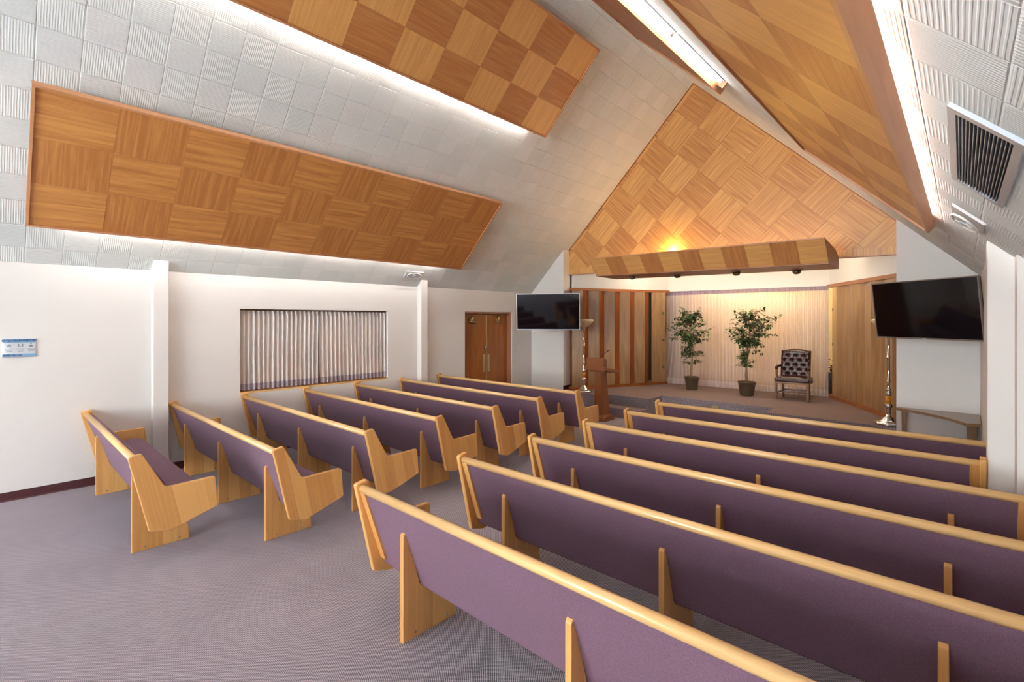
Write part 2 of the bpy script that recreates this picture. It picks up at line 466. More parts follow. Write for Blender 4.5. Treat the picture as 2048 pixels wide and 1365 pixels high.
bm = bmesh.new(); vwall(bm, (-6.12, 8.53), A1, 2.5, 3.1); vwall(bm, A1, B0, 2.475, 3.1); vwall(bm, B0, (-.43, 8.54), 2.5, 3.1)
bmesh.ops.delete(bm, geom=[], context='VERTS')
tag(mk('wall_alcove', bm, 'wall'), kind='structure')
N = NT('cream_alcove_paint'); N.col(rgb(238, 212, 160)); N.rough(.7); M['cream'] = N.m
bm = bmesh.new(); box(bm, -5.4, -1.3, 11.75, 11.85, .36, 3.1); tag(mk('wall_front', bm, 'cream'), kind='structure')
M['void'] = plain('dark_backing_and_shade', rgb(30, 26, 24), .9)  # near-black colour stands in for the unlit void behind the partitions
bm = bmesh.new(); box(bm, -7.25, -7.15, 8.5, 11.9, .36, 3.3); box(bm, .3, .4, 8.5, 11.9, .36, 3.3); box(bm, -7.25, .4, 11.86, 11.95, .36, 3.3)
vwall(bm, (-6.35, 8.7), (-5.25, 11.8), .36, 3.1); vwall(bm, (-1.5, 11.8), (-.1, 9.4), .36, 3.1)
tag(mk('wall_dark_shell', bm, 'void'), kind='structure')
bm = bmesh.new(); box(bm, -7.25, .4, 8.49, 11.95, 3.1, 3.2); tag(mk('ceiling_alcove', bm, 'wall'), kind='structure')

# ------------------------------------------------------------------ gable panelling: squares turned 45 degrees
def clip(poly, a, b, c):
    """keep a*x+b*z<=c"""
    out = []
    for i in range(len(poly)):
        p, q = poly[i], poly[(i + 1) % len(poly)]; dp = a * p[0] + b * p[1] - c; dq = a * q[0] + b * q[1] - c
        if dp <= 0: out.append(p)
        if (dp < 0 < dq) or (dq < 0 < dp):
            t = dp / (dp - dq); out.append((p[0] + (q[0] - p[0]) * t, p[1] + (q[1] - p[1]) * t))
    return out


GY = 8.46; gb = lambda x: 2.80 + (x + 6.17) * (-.065 / 5.51)
gx0, gx1 = -6.172, -.643
root = empty('gable_panelling', (0, 0, 0), label='tall triangular wall panel of diagonal wood veneer squares above the stage', cat='wall panel')
bm = bmesh.new(); L = bm.loops.layers.uv.verify(); tl = bm.faces.layers.float.new('tint'); sd = .541
for i in range(-14, 16):
    for j in range(-6, 20):
        a0 = 1.285 + i * sd; b0 = 5.54 + j * sd - 6 * sd; e = .0012
        cor = [(a0 + e, b0 + e), (a0 + sd - e, b0 + e), (a0 + sd - e, b0 + sd - e), (a0 + e, b0 + sd - e)]
        poly = [((a - b) / s2, (a + b) / s2) for a, b in cor]
        for (A, B, Cc) in ((-1, 0, -gx0), (1, 0, gx1), (-1, 1, 9.475 - .012), (1, 1, 2.53 - .012)):
            poly = clip(poly, A, B, Cc)
            if len(poly) < 3: break
        if len(poly) < 3: continue
        sl = -.065 / 5.51; poly = clip(poly, sl, -1, sl * 1.0 * 0 + sl * -6.17 * -1 * -1 - 0 if False else (sl * -6.17 - 2.9))
        if len(poly) < 3: continue
        f = bm.faces.new([bm.verts.new((x, GY, z)) for x, z in poly][::-1])
        par = (i + j) % 2; cx = sum(p_[0] for p_ in poly) / len(poly)
        contrast = .75 if cx < -3.0 else .3
        f[tl] = max(0, min(1, (.85 * contrast if par else .1) + random.uniform(-.12, .12)))
        o1, o2 = random.random() * 30, random.random() * 30
        for l in f.loops:
            x, z = l.vert.co.x, l.vert.co.z; aa = (x + z) / s2; bb = (z - x) / s2
            l[L].uv = (bb + o1, aa + o2) if par else (aa + o1, bb + o2)
me = bpy.data.meshes.new('veneer_squares'); bm.to_mesh(me); bm.free(); me.materials.append(M['gable'])
o = bpy.data.objects.new('veneer_squares', me); C.objects.link(o); o.parent = root
sm = o.modifiers.new('thickness', 'SOLIDIFY'); sm.thickness = .004; sm.offset = -1
bm = bmesh.new(); prism(bm, [(gx0, gb(gx0)), (gx1, gb(gx1)), (gx1, zr(gx1)), (RX, RZ), (gx0, zl(gx0))], 'y', GY + .004, GY + .07)
mk('backing_board', bm, 'void', root)
bm = bmesh.new(); prism(bm, [(gx0, gb(gx0)), (gx1, gb(gx1)), (gx1, gb(gx1) + .1), (gx0, gb(gx0) + .1)], 'y', GY - .008, GY + .075)
mk('lower_border', bm, 'gable', root, g=(0, 0, 1))
bm = bmesh.new(); prism(bm, [(gx0, gb(gx0) - .012), (gx1, gb(gx1) - .012), (gx1, gb(gx1) + .004), (gx0, gb(gx0) + .004)], 'y', GY - .02, GY + .08)
mk('bottom_moulding', bm, 'frame', root, g=(1, 0, 0))
bm = bmesh.new()
for (xa, za, xb, zb) in ((gx0, zl(gx0), RX, RZ), (RX, RZ, gx1, zr(gx1))):
    sgn = 1 if xb == RX else -1
    prism(bm, [(xa, za), (xb, zb), (xb, zb - .016), (xa, za - .016)], 'y', GY - .02, GY + .01)
mk('edge_moulding', bm, 'door', root, g=(1, 0, 1))


# ------------------------------------------------------------------ suspended wood light panels under the slopes
def cloud(side, d, s_lo, s_hi, y0, y1, ncol, nrow, mat, contrast, label, light_dir=1, tube_off=.03, flip=False):
    """panel parallel to the slope; s runs up the slope from the wall foot"""
    if side == 'L': base = Vector((XW, 0, zl(XW))); up = Vector((1, 0, 1)).normalized(); n = Vector((1, 0, -1)).normalized()
    else: base = Vector((0, 0, 2.53)); up = Vector((-1, 0, 1)).normalized(); n = Vector((-1, 0, -1)).normalized()
    P = lambda s, y, o: base + up * s + n * o + Vector((0, y, 0))
    root = empty('ceiling_light_panel', P(s_lo, y0, d), label=label, cat='light panel', group='suspended wood light panels')
    inv = root.location.copy()
    bm = bmesh.new(); L = bm.loops.layers.uv.verify(); tl = bm.faces.layers.float.new('tint')
    e = .0012; r = .022
    for i in range(ncol):
        for j in range(nrow):
            ya = y0 + r + (y1 - y0 - 2 * r) * i / ncol + e; yb = y0 + r + (y1 - y0 - 2 * r) * (i + 1) / ncol - e
            sa = s_lo + r + (s_hi - s_lo - 2 * r) * j / nrow + e; sb = s_lo + r + (s_hi - s_lo - 2 * r) * (j + 1) / nrow - e
            f = bm.faces.new([bm.verts.new(P(s, y, d) - inv) for s, y in ((sa, ya), (sb, ya), (sb, yb), (sa, yb))])
            par = (i + j + light_dir) % 2; f[tl] = max(0, min(1, .5 + (contrast if par else -contrast) * .5 + random.uniform(-.07, .07)))
            o1, o2 = random.random() * 30, random.random() * 30
            for l, (s, y) in zip(f.loops, ((sa, ya), (sb, ya), (sb, yb), (sa, yb))):
                l[L].uv = (s + o1, y + o2) if par == (0 if flip else 1) else (y + o1, s + o2)
    me = bpy.data.meshes.new('veneer_squares'); bm.to_mesh(me); bm.free(); me.materials.append(M[mat])
    o = bpy.data.objects.new('veneer_squares', me); C.objects.link(o); o.parent = root

    def slab(name, s0, s1, ya, yb, o0, o1, mat, g=(0, 1, 0)):
        bm = bmesh.new(); vs = []
        for o_ in (o0, o1):
            vs.append([bm.verts.new(P(s, y, o_) - inv) for s, y in ((s0, ya), (s1, ya), (s1, yb), (s0, yb))])
        bm.faces.new(vs[0]); bm.faces.new(vs[1][::-1])
        for k in range(4): bm.faces.new([vs[0][k], vs[1][k], vs[1][(k + 1) % 4], vs[0][(k + 1) % 4]])
        return mk(name, bm, mat, root, g=g)
    slab('backing_board', s_lo + .01, s_hi - .01, y0 + .01, y1 - .01, d - .004, d - .022, 'board')
    slab('edge_frame', s_lo, s_lo + r, y0, y1, d + .016, d - .058, 'frame')
    slab('edge_frame', s_hi - r, s_hi, y0, y1, d + .016, d - .058, 'frame')
    slab('edge_frame', s_lo + r, s_hi - r, y0, y0 + r, d + .016, d - .058, 'frame', up)
    slab('edge_frame', s_lo + r, s_hi - r, y1 - r, y1, d + .016, d - .058, 'frame', up)
    # light fitting along the lower edge and one along the upper, on the ceiling behind the panel
    for k, (sc, nt, emi) in enumerate(((s_lo + tube_off, 4, 'tube'),)):
        ln = (y1 - y0 - .5) / nt
        slab('standoff_block', sc - .05, sc + .06, y1 - .22, y1 - .19, d - .03, 0, 'board', n)
        slab('standoff_block', sc - .05, sc + .06, y0 + .19, y0 + .22, d - .03, 0, 'board', n)
        for q in range(nt):
            ya = y0 + .25 + ln * q + .015; yb = ya + ln - .03
            fx = slab('lamp_channel', sc - .05, sc + .03, ya, yb, .012, .0, 'whitemetal')
            bm = bmesh.new(); tube(bm, [P(sc - .015, ya + .02, .033) - inv, P(sc - .015, yb - .02, .033) - inv], .013, 10)
            mk('fluorescent_tube', bm, emi, fx)
    return root


sL = lambda x: (x - XW) * s2
cloud('L', .15, 0.06 + (.535), .06 + 1.97, .245, 5.725, 10, 3, 'veneer_soft', .35, 'lower wood light panel on the left slope, above the curtained window', light_dir=0)
cloud('L', .15, 3.245, 4.625, .245, 5.77, 10, 3, 'veneer', .95, 'upper wood checkerboard light panel on the left slope, nearest the ridge', light_dir=1, flip=True)
cloud('R', .10, .195, 1.56, .3, 5.60, 10, 3, 'veneer', .85, 'large wood checkerboard light panel on the right slope beside the air grille', light_dir=0, flip=True, tube_off=.15)
cloud('R', .10, 2.715, 4.16, .3, 5.62, 10, 3, 'board', .3, 'narrowly seen wood light panel near the ridge with its bare white tubes showing', tube_off=-.045)


# ------------------------------------------------------------------ things on the slopes
def on_slope(side, x, y, yaw=0):
    """matrix: local z points into the room, local x up the slope, y along the room"""
    if side == 'L': up = Vector((1, 0, 1)).normalized(); n = Vector((1, 0, -1)).normalized(); z = zl(x)
    else: up = Vector((-1, 0, 1)).normalized(); n = Vector((-1, 0, -1)).normalized(); z = zr(x)
    yv = n.cross(up); m = Matrix((up, yv, n)).transposed().to_4x4(); m.translation = Vector((x, y, z)); return m


g = empty('air_grille', label='large louvred return air grille on the right ceiling slope', cat='air grille')
g.matrix_world = on_slope('R', .062, 2.76)
w2, h2 = .128, .575
bm = bmesh.new()
for q in ((-w2, w2, -h2, -h2 + .045), (-w2, w2, h2 - .045, h2), (-w2, -w2 + .03, -h2 + .045, h2 - .045), (w2 - .03, w2, -h2 + .045, h2 - .045)): box(bm, q[0], q[1], q[2], q[3], 0, .014)
mk('grille_frame', bm, 'greymetal', g)
bm = bmesh.new(); box(bm, -w2 + .03, w2 - .03, -h2 + .045, h2 - .045, .0, .002); mk('filter', bm, 'filter', g)
for k in range(14):
    bm = bmesh.new(); x = -w2 + .04 + k * (2 * w2 - .08) / 13; prism(bm, [(x, .003), (x + .0025, .003), (x + .0005, .014), (x - .002, .014)], 'y', -h2 + .045, h2 - .045)
    mk('louvre', bm, 'greymetal', g)


def diffuser(side, x, y, sx, sy, label):
    d = empty('ceiling_speaker', label=label, cat='ceiling speaker'); d.matrix_world = on_slope(side, x, y)
    bm = bmesh.new(); box(bm, -sx, sx, -sy, sy, -.01, .014); bmesh.ops.bevel(bm, geom=bm.edges[:], offset=.006, segments=2, affect='EDGES'); mk('mounting_plate', bm, 'whitemetal', d)
    bm = bmesh.new(); k = min(sx, sy) / max(sx, sy); n = 28; R = max(sx, sy) * .78
    tube(bm, [(R * k * math.cos(2 * PI * i / n), R * math.sin(2 * PI * i / n), .036) for i in range(n + 1)], .007, 6); mk('outer_ring', bm, 'white', d)
    bm = bmesh.new(); tube(bm, [(R * k * .62 * math.sin(t * PI * .9), R * (-.75 + 1.5 * (t * .5 + .5)) * .6, .04) for t in [q / 8 - 1 for q in range(17)]], .006, 6); mk('curved_vane', bm, 'white', d)
    bm = bmesh.new(); lathe(bm, [(.03, .03), (.03, .045), (.012, .05)], 14); mk('hub', bm, 'greymetal', d)


diffuser('R', .035, 4.40, .112, .23, 'white ceiling plate with a ring swirl, low on the right slope')
diffuser('L', -6.875, 4.95, .075, .18, 'white ceiling plate with a ring swirl, low on the left slope')
d = empty('ceiling_cover_plate', label='small blank grey cover plate under the right slope by the stage', cat='cover plate')
d.matrix_world = on_slope('R', -.14, 6.45)
mk('plate', bbox(-.07, .07, -.33, .33, -.012, .006, bev=.004), 'whitemetal', d)


# ------------------------------------------------------------------ pews
def pew(xr, y, length, sup_x, right=False, bolts=False, label='', group=''):
    """xr: right end; the row runs towards -x; y: rear top edge"""
    r = empty('pew', (xr, y, 0), label=label, cat='pew', group=group)
    th = .036
    prof = rnd([(0, .831), (.128, .259), (.254, .225), (.581, .331), (.5616, .5726), (.23, .564), (.082, .848)], [.02, .015, .03, .02, .022, .05, .02], 4)
    for x0 in (-th, -length):
        bm = bmesh.new(); prism(bm, prof, 'x', x0, x0 + th, bev=.007, seg=3)
        mk('end_panel', bm, 'oak', r, g=(0, -.2, .97))
    bm = bmesh.new(); tube(bm, [(-length + th - .002, .047, .798), (-th + .002, .047, .798)], .0255, 16)
    for v in bm.verts: v.co.y = .047 + (v.co.y - .047) * 1.05
    mk('top_rail', bm, 'oakrail', r, g=(1, 0, 0))
    xa, xb = -length + th, -th
    bm = bmesh.new(); prism(bm, rnd([(.036, .79), (.19, .33), (.205, .285), (.27, .285), (.30, .42), (.215, .62), (.10, .80)], [.004, .004, .01, .01, .05, .3, .02], 4), 'x', xa, xb)
    mk('backrest', bm, 'tweed', r)
    bm = bmesh.new(); prism(bm, rnd([(.26, .295), (.53, .33), (.556, .40), (.53, .455), (.44, .468), (.28, .435)], [.01, .02, .03, .04, .05, .02], 4), 'x', xa + .004, xb - .004)
    mk('seat', bm, 'tweed', r)
    bm = bmesh.new(); prism(bm, [(.212, .281), (.275, .279), (.52, .318), (.52, .33), (.26, .296), (.216, .29)], 'x', xa + .002, xb - .002)
    mk('seat_board', bm, 'dust', r)
    if right:
        for x0, x1 in ((xa, xa + .052), (xb - .052, xb)):
            bm = bmesh.new(); prism(bm, [(.024, .787), (.172, .335), (.19, .335), (.044, .787)], 'x', x0, x1, bev=.003)
            mk('edge_strip', bm, 'oak', r, g=(0, -.3, .95))
    sp = rnd([(.08, 0), (.47, 0), (.437, .30), (.232, .268), (.196, .30), (.104, .628), (.08, .61)], [0, 0, .01, 0, .01, .012, .02], 4)
    for sx in sup_x:
        bm = bmesh.new(); prism(bm, sp, 'x', sx - xr - .032, sx - xr, bev=.004)
        s = mk('support', bm, 'oak', r, g=(0, 0, 1))
        if bolts:
            for (by, bz) in ((.165, .03), (.395, .03)):
                bm = bmesh.new(); ball(bm, (sx - xr, by, bz), .0075, 8, sc=(.6, 1, 1)); mk('bolt', bm, 'chrome', s, smooth=True)
    return r


GL, GR = 'pews of the left block', 'pews of the right block'
xa = [-4.4085, -3.858, -3.895, -3.933, -3.931, -3.967, -3.949]
yL = [.687, 1.480, 2.287, 3.115, 3.926, 4.767, 5.585]
labL = ['short purple pew alone at the back of the left block, seat seen from the side',
        'second pew from the back in the left block, beside the nearer white pilaster',
        'left block pew starting at the near corner of the curtained window',
        'left block pew starting under the left half of the window curtains',
        'left block pew starting under the right half of the window curtains',
        'left block pew just behind the front one, starting past the far corner of the window',
        'frontmost pew of the left block, in front of the brown double doors']
for i in range(7):
    sup = [-6.60, -4.76] if i == 0 else [-6.615 - .02 * min(i, 3), -5.38 - .03 * min(i, 3), xa[i] - .36]
    pew(xa[i], yL[i], xa[i] - (-7.038 if i < 2 else -7.052), sup, bolts=i < 2, label=labL[i], group=GL)
yR = [1.512, 2.340, 3.152, 3.992, 4.786, 5.557]; xl = [-2.724, -2.729, -2.746, -2.763, -2.757, -2.766]
xe = [.33, .33, .33, .325, .128, .325]
labR = ['nearest purple pew of the right block, at the bottom right of the photo',
        'second nearest purple pew of the right block, its right end out of frame',
        'third nearest purple pew of the right block with a long pale oak rail',
        'right block pew whose oak end touches the right edge of the photo',
        'right block pew with its full right oak end beside the white pilaster',
        'frontmost purple pew of the right block, facing the carpeted stage']
for i in range(6):
    pew(xe[i], yR[i], xe[i] - xl[i], [-2.31, -1.15, -.035], right=True, bolts=i < 2, label=labR[i], group=GR)


# ------------------------------------------------------------------ left window with its curtains
bm = bmesh.new(); y0, y1, z0, z1 = 2.289, 4.562, .852, 1.976; xo = XW - .2
for q in ((y0, y0 + .05, z0, z1), (y1 - .05, y1, z0, z1), (y0 + .05, y1 - .05, z0, z0 + .05), (y0 + .05, y1 - .05, z1 - .05, z1), (3.38, 3.45, z0 + .05, z1 - .05)):
    box(bm, xo, xo + .05, *q)
box(bm, xo + .005, xo + .045, y0 + .05, 3.38, 1.24, 1.262); box(bm, xo + .005, xo + .045, 3.45, y1 - .05, 1.24, 1.262)
win = tag(mk('window_1', bm, 'mull'), kind='structure')
bm = bmesh.new(); box(bm, xo + .02, xo + .026, y0 + .05, y1 - .05, z0 + .05, z1 - .05); mk('window_pane', bm, 'amberpane', win)
bm = bmesh.new(); box(bm, xo, XW + .006, y0, y1, z0 - .014, z0 + .006); mk('window_sill', bm, 'oakrail', win, g=(0, 1, 0))


def pleat(name, parent, P, n, us, vs, amp, mat, wid):
    pass


def curtain(root, origin, ax, length, z_top, z_bot, pleats, amp, mat, mat_head, mat_hem, head=.09, hem=.09, flare=None, seed=1, dirn=1, taper=None):
    """pinch pleated cloth along ax; header and hem are doubled bands of their own"""
    rn = random.Random(seed); ph = [rn.uniform(-.35, .35) for _ in range(pleats + 2)]; am = [rn.uniform(.65, 1.25) for _ in range(pleats + 2)]
    nu = pleats * 10
    ax = Vector(ax); nrm = Vector((0, 0, 1)).cross(ax) * dirn

    def pt(t, z, extra=0):
        k = t * pleats; i = int(k); fz = (z_top - z) / (z_top - z_bot)
        a = amp * (am[min(i, pleats)] * (1 - (k - i)) + am[min(i + 1, pleats + 1)] * (k - i))
        pin = min(1, .35 + fz * 7)
        sh = math.sin(2 * PI * k + .4 * math.sin(4 * fz + ph[min(i, pleats)] * 3) * min(1, fz * 1.5))
        crisp = math.copysign(abs(sh) ** (.75), sh)
        t2 = t
        if taper: t2 = t * (1 - taper[0] * fz) + taper[1] * fz
        p = Vector(origin) + ax * (t2 * length) + nrm * (crisp * a * pin + extra)
        if flare: p += flare(t, fz)
        p.z = z; return p

    def band(name, za, zb, nz, mt, parent, extra=0):
        bm = bmesh.new(); L = bm.loops.layers.uv.verify(); g = []
        for j in range(nz + 1):
            z = za + (zb - za) * j / nz; g.append([bm.verts.new(pt(i / nu, z, extra)) for i in range(nu + 1)])
        for j in range(nz):
            for i in range(nu): bm.faces.new([g[j][i], g[j][i + 1], g[j + 1][i + 1], g[j + 1][i]])
        return mk(name, bm, mt, parent, smooth=True)
    band('curtain_cloth', z_top - head, z_bot + hem, 22, mat, root)
    band('curtain_header', z_top, z_top - head, 5, mat_head, root)
    band('curtain_hem', z_bot + hem, z_bot, 3, mat_hem, root)


cx = XW - .065
for k, (ya, yb, lab, tp) in enumerate(((2.31, 3.395, 'left sheer pinch pleat curtain of the window, nearer the pilaster with the pew', (.012, 0)),
                                       (3.405, 4.545, 'right sheer pinch pleat curtain of the window, nearer the double doors', (.012, .014)))):
    r = empty('window_curtain', (cx, ya, .87), label=lab, cat='curtain', group='window curtains')
    curtain(r, (0, 0, 0), (0, 1, 0), yb - ya, 1.955 - .87, .875 - .87, 17, .032, 'wcurt', 'wcurt', 'wcurt_h', .035, .085, seed=3 + k, taper=tp)
bm = bmesh.new(); box(bm, cx - .02, cx + .02, 2.295, 4.556, 1.957, 1.974)
tag(mk('curtain_track', bm, 'bronze'), label='dark curtain track across the top of the window', cat='curtain track')

# ------------------------------------------------------------------ double doors
D = tag(empty('door_1', (XW, 6.95, 0)), kind='structure')
bm = bmesh.new(); ya, yb = 6.28 - 6.95, 7.61 - 6.95
box(bm, -.22, -.02, yb - .035, yb, 0, 1.99); box(bm, -.22, -.02, ya, ya + .035, 0, 1.99); box(bm, -.22, -.02, ya + .035, yb - .035, 1.955, 1.99)
box(bm, -.2, -.19, ya, yb, 0, 1.99)
mk('door_frame', bm, 'board', D)
bm = bmesh.new(); box(bm, -.01, .012, yb, yb + .1, 0, 1.99); mk('door_trim', bm, 'wall', D)
ym = (ya + yb) / 2 + .01
for k, (a, b) in enumerate(((ya + .037, ym - .004), (ym + .004, yb - .037))):
    lf = mk('door_leaf', bbox(-.15, -.108, a, b, .01, 1.95, bev=.002), 'door', D)
    py = (b - .075) if k == 0 else (a + .04)
    mk('push_plate', bbox(-.108, -.104, py, py + .06, .76, 1.12, bev=.001), 'pushplate', lf)
    cy_ = a + (.21 if k == 0 else .30)
    bm = bmesh.new(); tube(bm, [(-.075, cy_ + .03, 1.79), (-.075, cy_ + .03, 1.90)], .026, 12); tube(bm, [(-.075, cy_ - .03, 1.80), (-.075, cy_ - .03, 1.865)], .018, 10)
    tube(bm, [(-.078, cy_ - .06, 1.79), (-.078, cy_ + .13, 1.775)], .018, 10); box(bm, -.108, -.07, cy_ - .04, cy_ + .06, 1.78, 1.83)
    mk('door_closer', bm, 'brass', lf, smooth=False)
    bm = bmesh.new(); tube(bm, [(-.07, cy_ + .03, 1.905), (-.06, cy_ + .2, 1.925), (-.09, cy_ + .32 if k == 0 else cy_ - .15, 1.93)], .006, 6); mk('closer_arm', bm, 'brass', lf)
    if k == 0:
        bm = bmesh.new(); lathe(bm, [(.012, 0), (.012, .03), (.028, .04), (.03, .055), (.018, .068)], 14)
        bmesh.ops.rotate(bm, cent=(0, 0, 0), matrix=Matrix.Rotation(PI / 2, 3, 'Y'), verts=bm.verts[:]); bmesh.ops.translate(bm, vec=(-.108, b - .045, 1.27), verts=bm.verts[:])
        mk('door_knob', bm, 'chrome', lf, smooth=True)
        bm = bmesh.new(); box(bm, -.107, -.1, b - .004, b + .012, .02, 1.94); mk('astragal', bm, 'pushplate', lf)

sw = empty('light_switch', (XW, 7.84, 1.22), label='small white light switch on the wall right of the double doors', cat='light switch')
mk('switch_plate', bbox(0, .006, -.035, .035, -.058, .058, bev=.002), 'white', sw); mk('toggle', bbox(.006, .014, -.01, .01, -.02, .02, bev=.002), 'white', sw)

# ------------------------------------------------------------------ visitor notice
sg = empty('notice_sheet', (XW, .222, 1.545), label='blue and white laminated ATTENTION VISITORS notice on the left wall', cat='notice')
bm = bmesh.new(); n = 10; Wd, Hd = .128, .096
rows = []
for j in range(5):
    z = -Hd + 2 * Hd * j / 4; rows.append([bm.verts.new((.003 + .006 * math.sin(i / n * 6.0) * (1 - j / 4) + .004 * (1 - j / 4), -Wd + 2 * Wd * i / n, z)) for i in range(n + 1)])
for j in range(4):
    for i in range(n): bm.faces.new([rows[j][i], rows[j][i + 1], rows[j + 1][i + 1], rows[j + 1][i]])
sh = mk('sheet', bm, 'paper', sg, smooth=True); sm = sh.modifiers.new('t', 'SOLIDIFY'); sm.thickness = .0012
mk('header_band', bbox(.0165, .0172, -Wd + .008, Wd - .008, .052, .088), 'signblue', sg)
mk('footer_band', bbox(.0165, .0172, -Wd + .008, Wd - .008, -.088, -.062), 'signblue', sg)


def text(name, s, size, loc, mat, parent, align='CENTER'):
    cu = bpy.data.curves.new(name, 'FONT'); cu.body = s; cu.size = size; cu.align_x = align; cu.align_y = 'CENTER'; cu.extrude = .0006; cu.offset = .0006
    cu.materials.append(M[mat]); tmp = bpy.data.objects.new(name, cu); C.objects.link(tmp)
    me = bpy.data.meshes.new_from_object(tmp.evaluated_get(bpy.context.evaluated_depsgraph_get())); C.objects.unlink(tmp); bpy.data.objects.remove(tmp); me.name = name
    o = bpy.data.objects.new(name, me); C.objects.link(o); o.parent = parent; o.location = loc
    o.rotation_euler = (PI / 2, 0, PI / 2); return o


text('headline', 'ATTENTION VISITORS', .026, (.0186, 0, .072), 'ink', sg)
text('footer_line', 'PLEASE CALL FOR', .017, (.0186, -.115, -.075), 'ink', sg, 'LEFT')
for k, y in enumerate((-.072, .01, .085)):
    bm = bmesh.new()
    if k == 0: prism(bm, rnd([(y - .022, .014), (y + .022, .014), (y, .04)], .006), 'x', .0165, .0172)
    elif k == 1:
        for a, b in ((-.018, -.010), (.010, .018)): box(bm, .0165, .0172, y + a, y + b, .012, .04)
        box(bm, .0165, .0172, y - .01, y + .01, .012, .016)
    else:
        prism(bm, rnd([(y - .016, .024), (y + .016, .024), (y + .01, .006), (y - .01, .006)], .006), 'x', .0165, .0172); box(bm, .0165, .0172, y - .006, y + .006, .034, .042)
    mk('pictogram', bm, 'inkgrey', sg)
    bm = bmesh.new()
    for q in range(3): box(bm, .0165, .0172, y - .03 + .004 * q, y + .03 - .004 * q, -.012 - .013 * q, -.008 - .013 * q)
    mk('small_print', bm, 'inkgrey', sg)

# ------------------------------------------------------------------ folding partitions
def leafpair(bm, p, q, z0, z1, th=.022):
    p = Vector((*p, 0)); q = Vector((*q, 0)); d = (q - p).normalized(); n = Vector((-d.y, d.x, 0)) * th / 2
    prism(bm, [tuple(a[:2]) for a in (p - n, q - n, q + n, p + n)], 'z', z0, z1)


def rail_(name, p, q, z0, z1, th, mat, parent):
    bm = bmesh.new(); leafpair(bm, p, q, z0, z1, th); return mk(name, bm, mat, parent, g=(q[0] - p[0], q[1] - p[1], 0))


fp = empty('folding_partition', (0, 0, 0), label='open accordion partition of tall walnut leaves left of the stage curtain', cat='partition', group='stage folding partitions')
P0 = Vector((-6.10, 8.27)); P1 = Vector((-4.965, 10.645)); dv = (P1 - P0).normalized(); ang = math.atan2(dv.y, dv.x)
rail_('top_rail', (-6.03, 8.30), A1, 2.445, 2.50, .10, 'rail', fp); rail_('bottom_rail', (-6.03, 8.30), (-4.99, 10.60), .361, .42, .11, 'rail', fp)
rail_('jamb_strip', (-6.168, 8.515), (-6.03, 8.43), .361, 2.5, .02, 'leaf_dark', fp)
cur = Vector((-6.045, 8.40)); phi = math.radians(33); wl = .232
for k in range(5):
    for s_, mt, nm in ((-1, 'leaf_light', 'partition_leaf'), (1, 'leaf_dark', 'return_leaf')):
        a = ang + s_ * phi; nx = cur + Vector((math.cos(a), math.sin(a))) * wl
        bm = bmesh.new(); leafpair(bm, cur, nx, .422, 2.444); mk(nm, bm, mt, fp)
        cur = nx
gap = cur + dv * .06
endp = P1 - dv * .02
bm = bmesh.new(); a2 = ang - math.radians(26); q0 = gap + dv * .03; q1 = q0 + Vector((math.cos(a2), math.sin(a2))) * .31
leafpair(bm, q0, q1, .422, 2.444, .03); lf = mk('end_leaf', bm, 'leaf_light', fp)
for z in (1.98, 1.37, .76):
    c_ = q0 + (q1 - q0) * .8; nn = Vector((math.sin(a2), -math.cos(a2)))
    bm = bmesh.new(); d2 = Vector((math.cos(a2), math.sin(a2))); s0 = c_ + nn * .016
    leafpair(bm, s0 - d2 * .03, s0 + d2 * .03, z - .026, z + .026, .016); mk('latch', bm, 'bronze', lf)

fp = empty('folding_partition', (0, 0, 0), label='closed glossy walnut folding partition right of the stage curtain', cat='partition', group='stage folding partitions')
rail_('top_rail', B0, (-.34, 8.38), 2.44, 2.50, .10, 'rail', fp); rail_('bottom_rail', (-1.84, 10.92), (-.34, 8.38), .361, .42, .11, 'rail', fp)
dr = (Vector((-.30, 8.32)) - Vector(B0)).normalized(); ar = math.atan2(dr.y, dr.x); cur = Vector(B0) + dr * .14 + Vector((.0, .02)); wl = .31
for k in range(8):
    a = ar + math.radians(9) * (1 if k % 2 else -1); nx = cur + Vector((math.cos(a), math.sin(a))) * wl
    bm = bmesh.new(); leafpair(bm, cur, nx, .422, 2.439, .022); lf = mk('partition_leaf', bm, 'leaf_light', fp)
    if k == 0:
        nn = Vector((math.sin(a), -math.cos(a))); d2 = Vector((math.cos(a), math.sin(a)))
        for z in (2.02, 1.37, .76):
            c_ = cur + d2 * .05 + nn * .012; bm = bmesh.new(); leafpair(bm, c_ - d2 * .03, c_ + d2 * .03, z - .026, z + .026, .016); mk('latch', bm, 'bronze', lf)
    cur = nx

# ------------------------------------------------------------------ stage curtain
def fl(t, fz):
    k = max(0, 1 - t * 7) ** 1.5 * max(0, (fz - .35) / .65) ** 2.2
    return Vector((-.24 * k, -.16 * k, 0))


r = empty('stage_curtain', (-5.04, 10.70, .37), label='wide sheer lilac pinch pleat curtain across the back of the stage', cat='curtain')
curtain(r, (0, 0, 0), Vector((3.075, .10, 0)).normalized(), 3.19, 2.475 - .37, .0, 44, .034, 'sheer', 'sheer2', 'hem', .085, .13, flare=fl, seed=11)

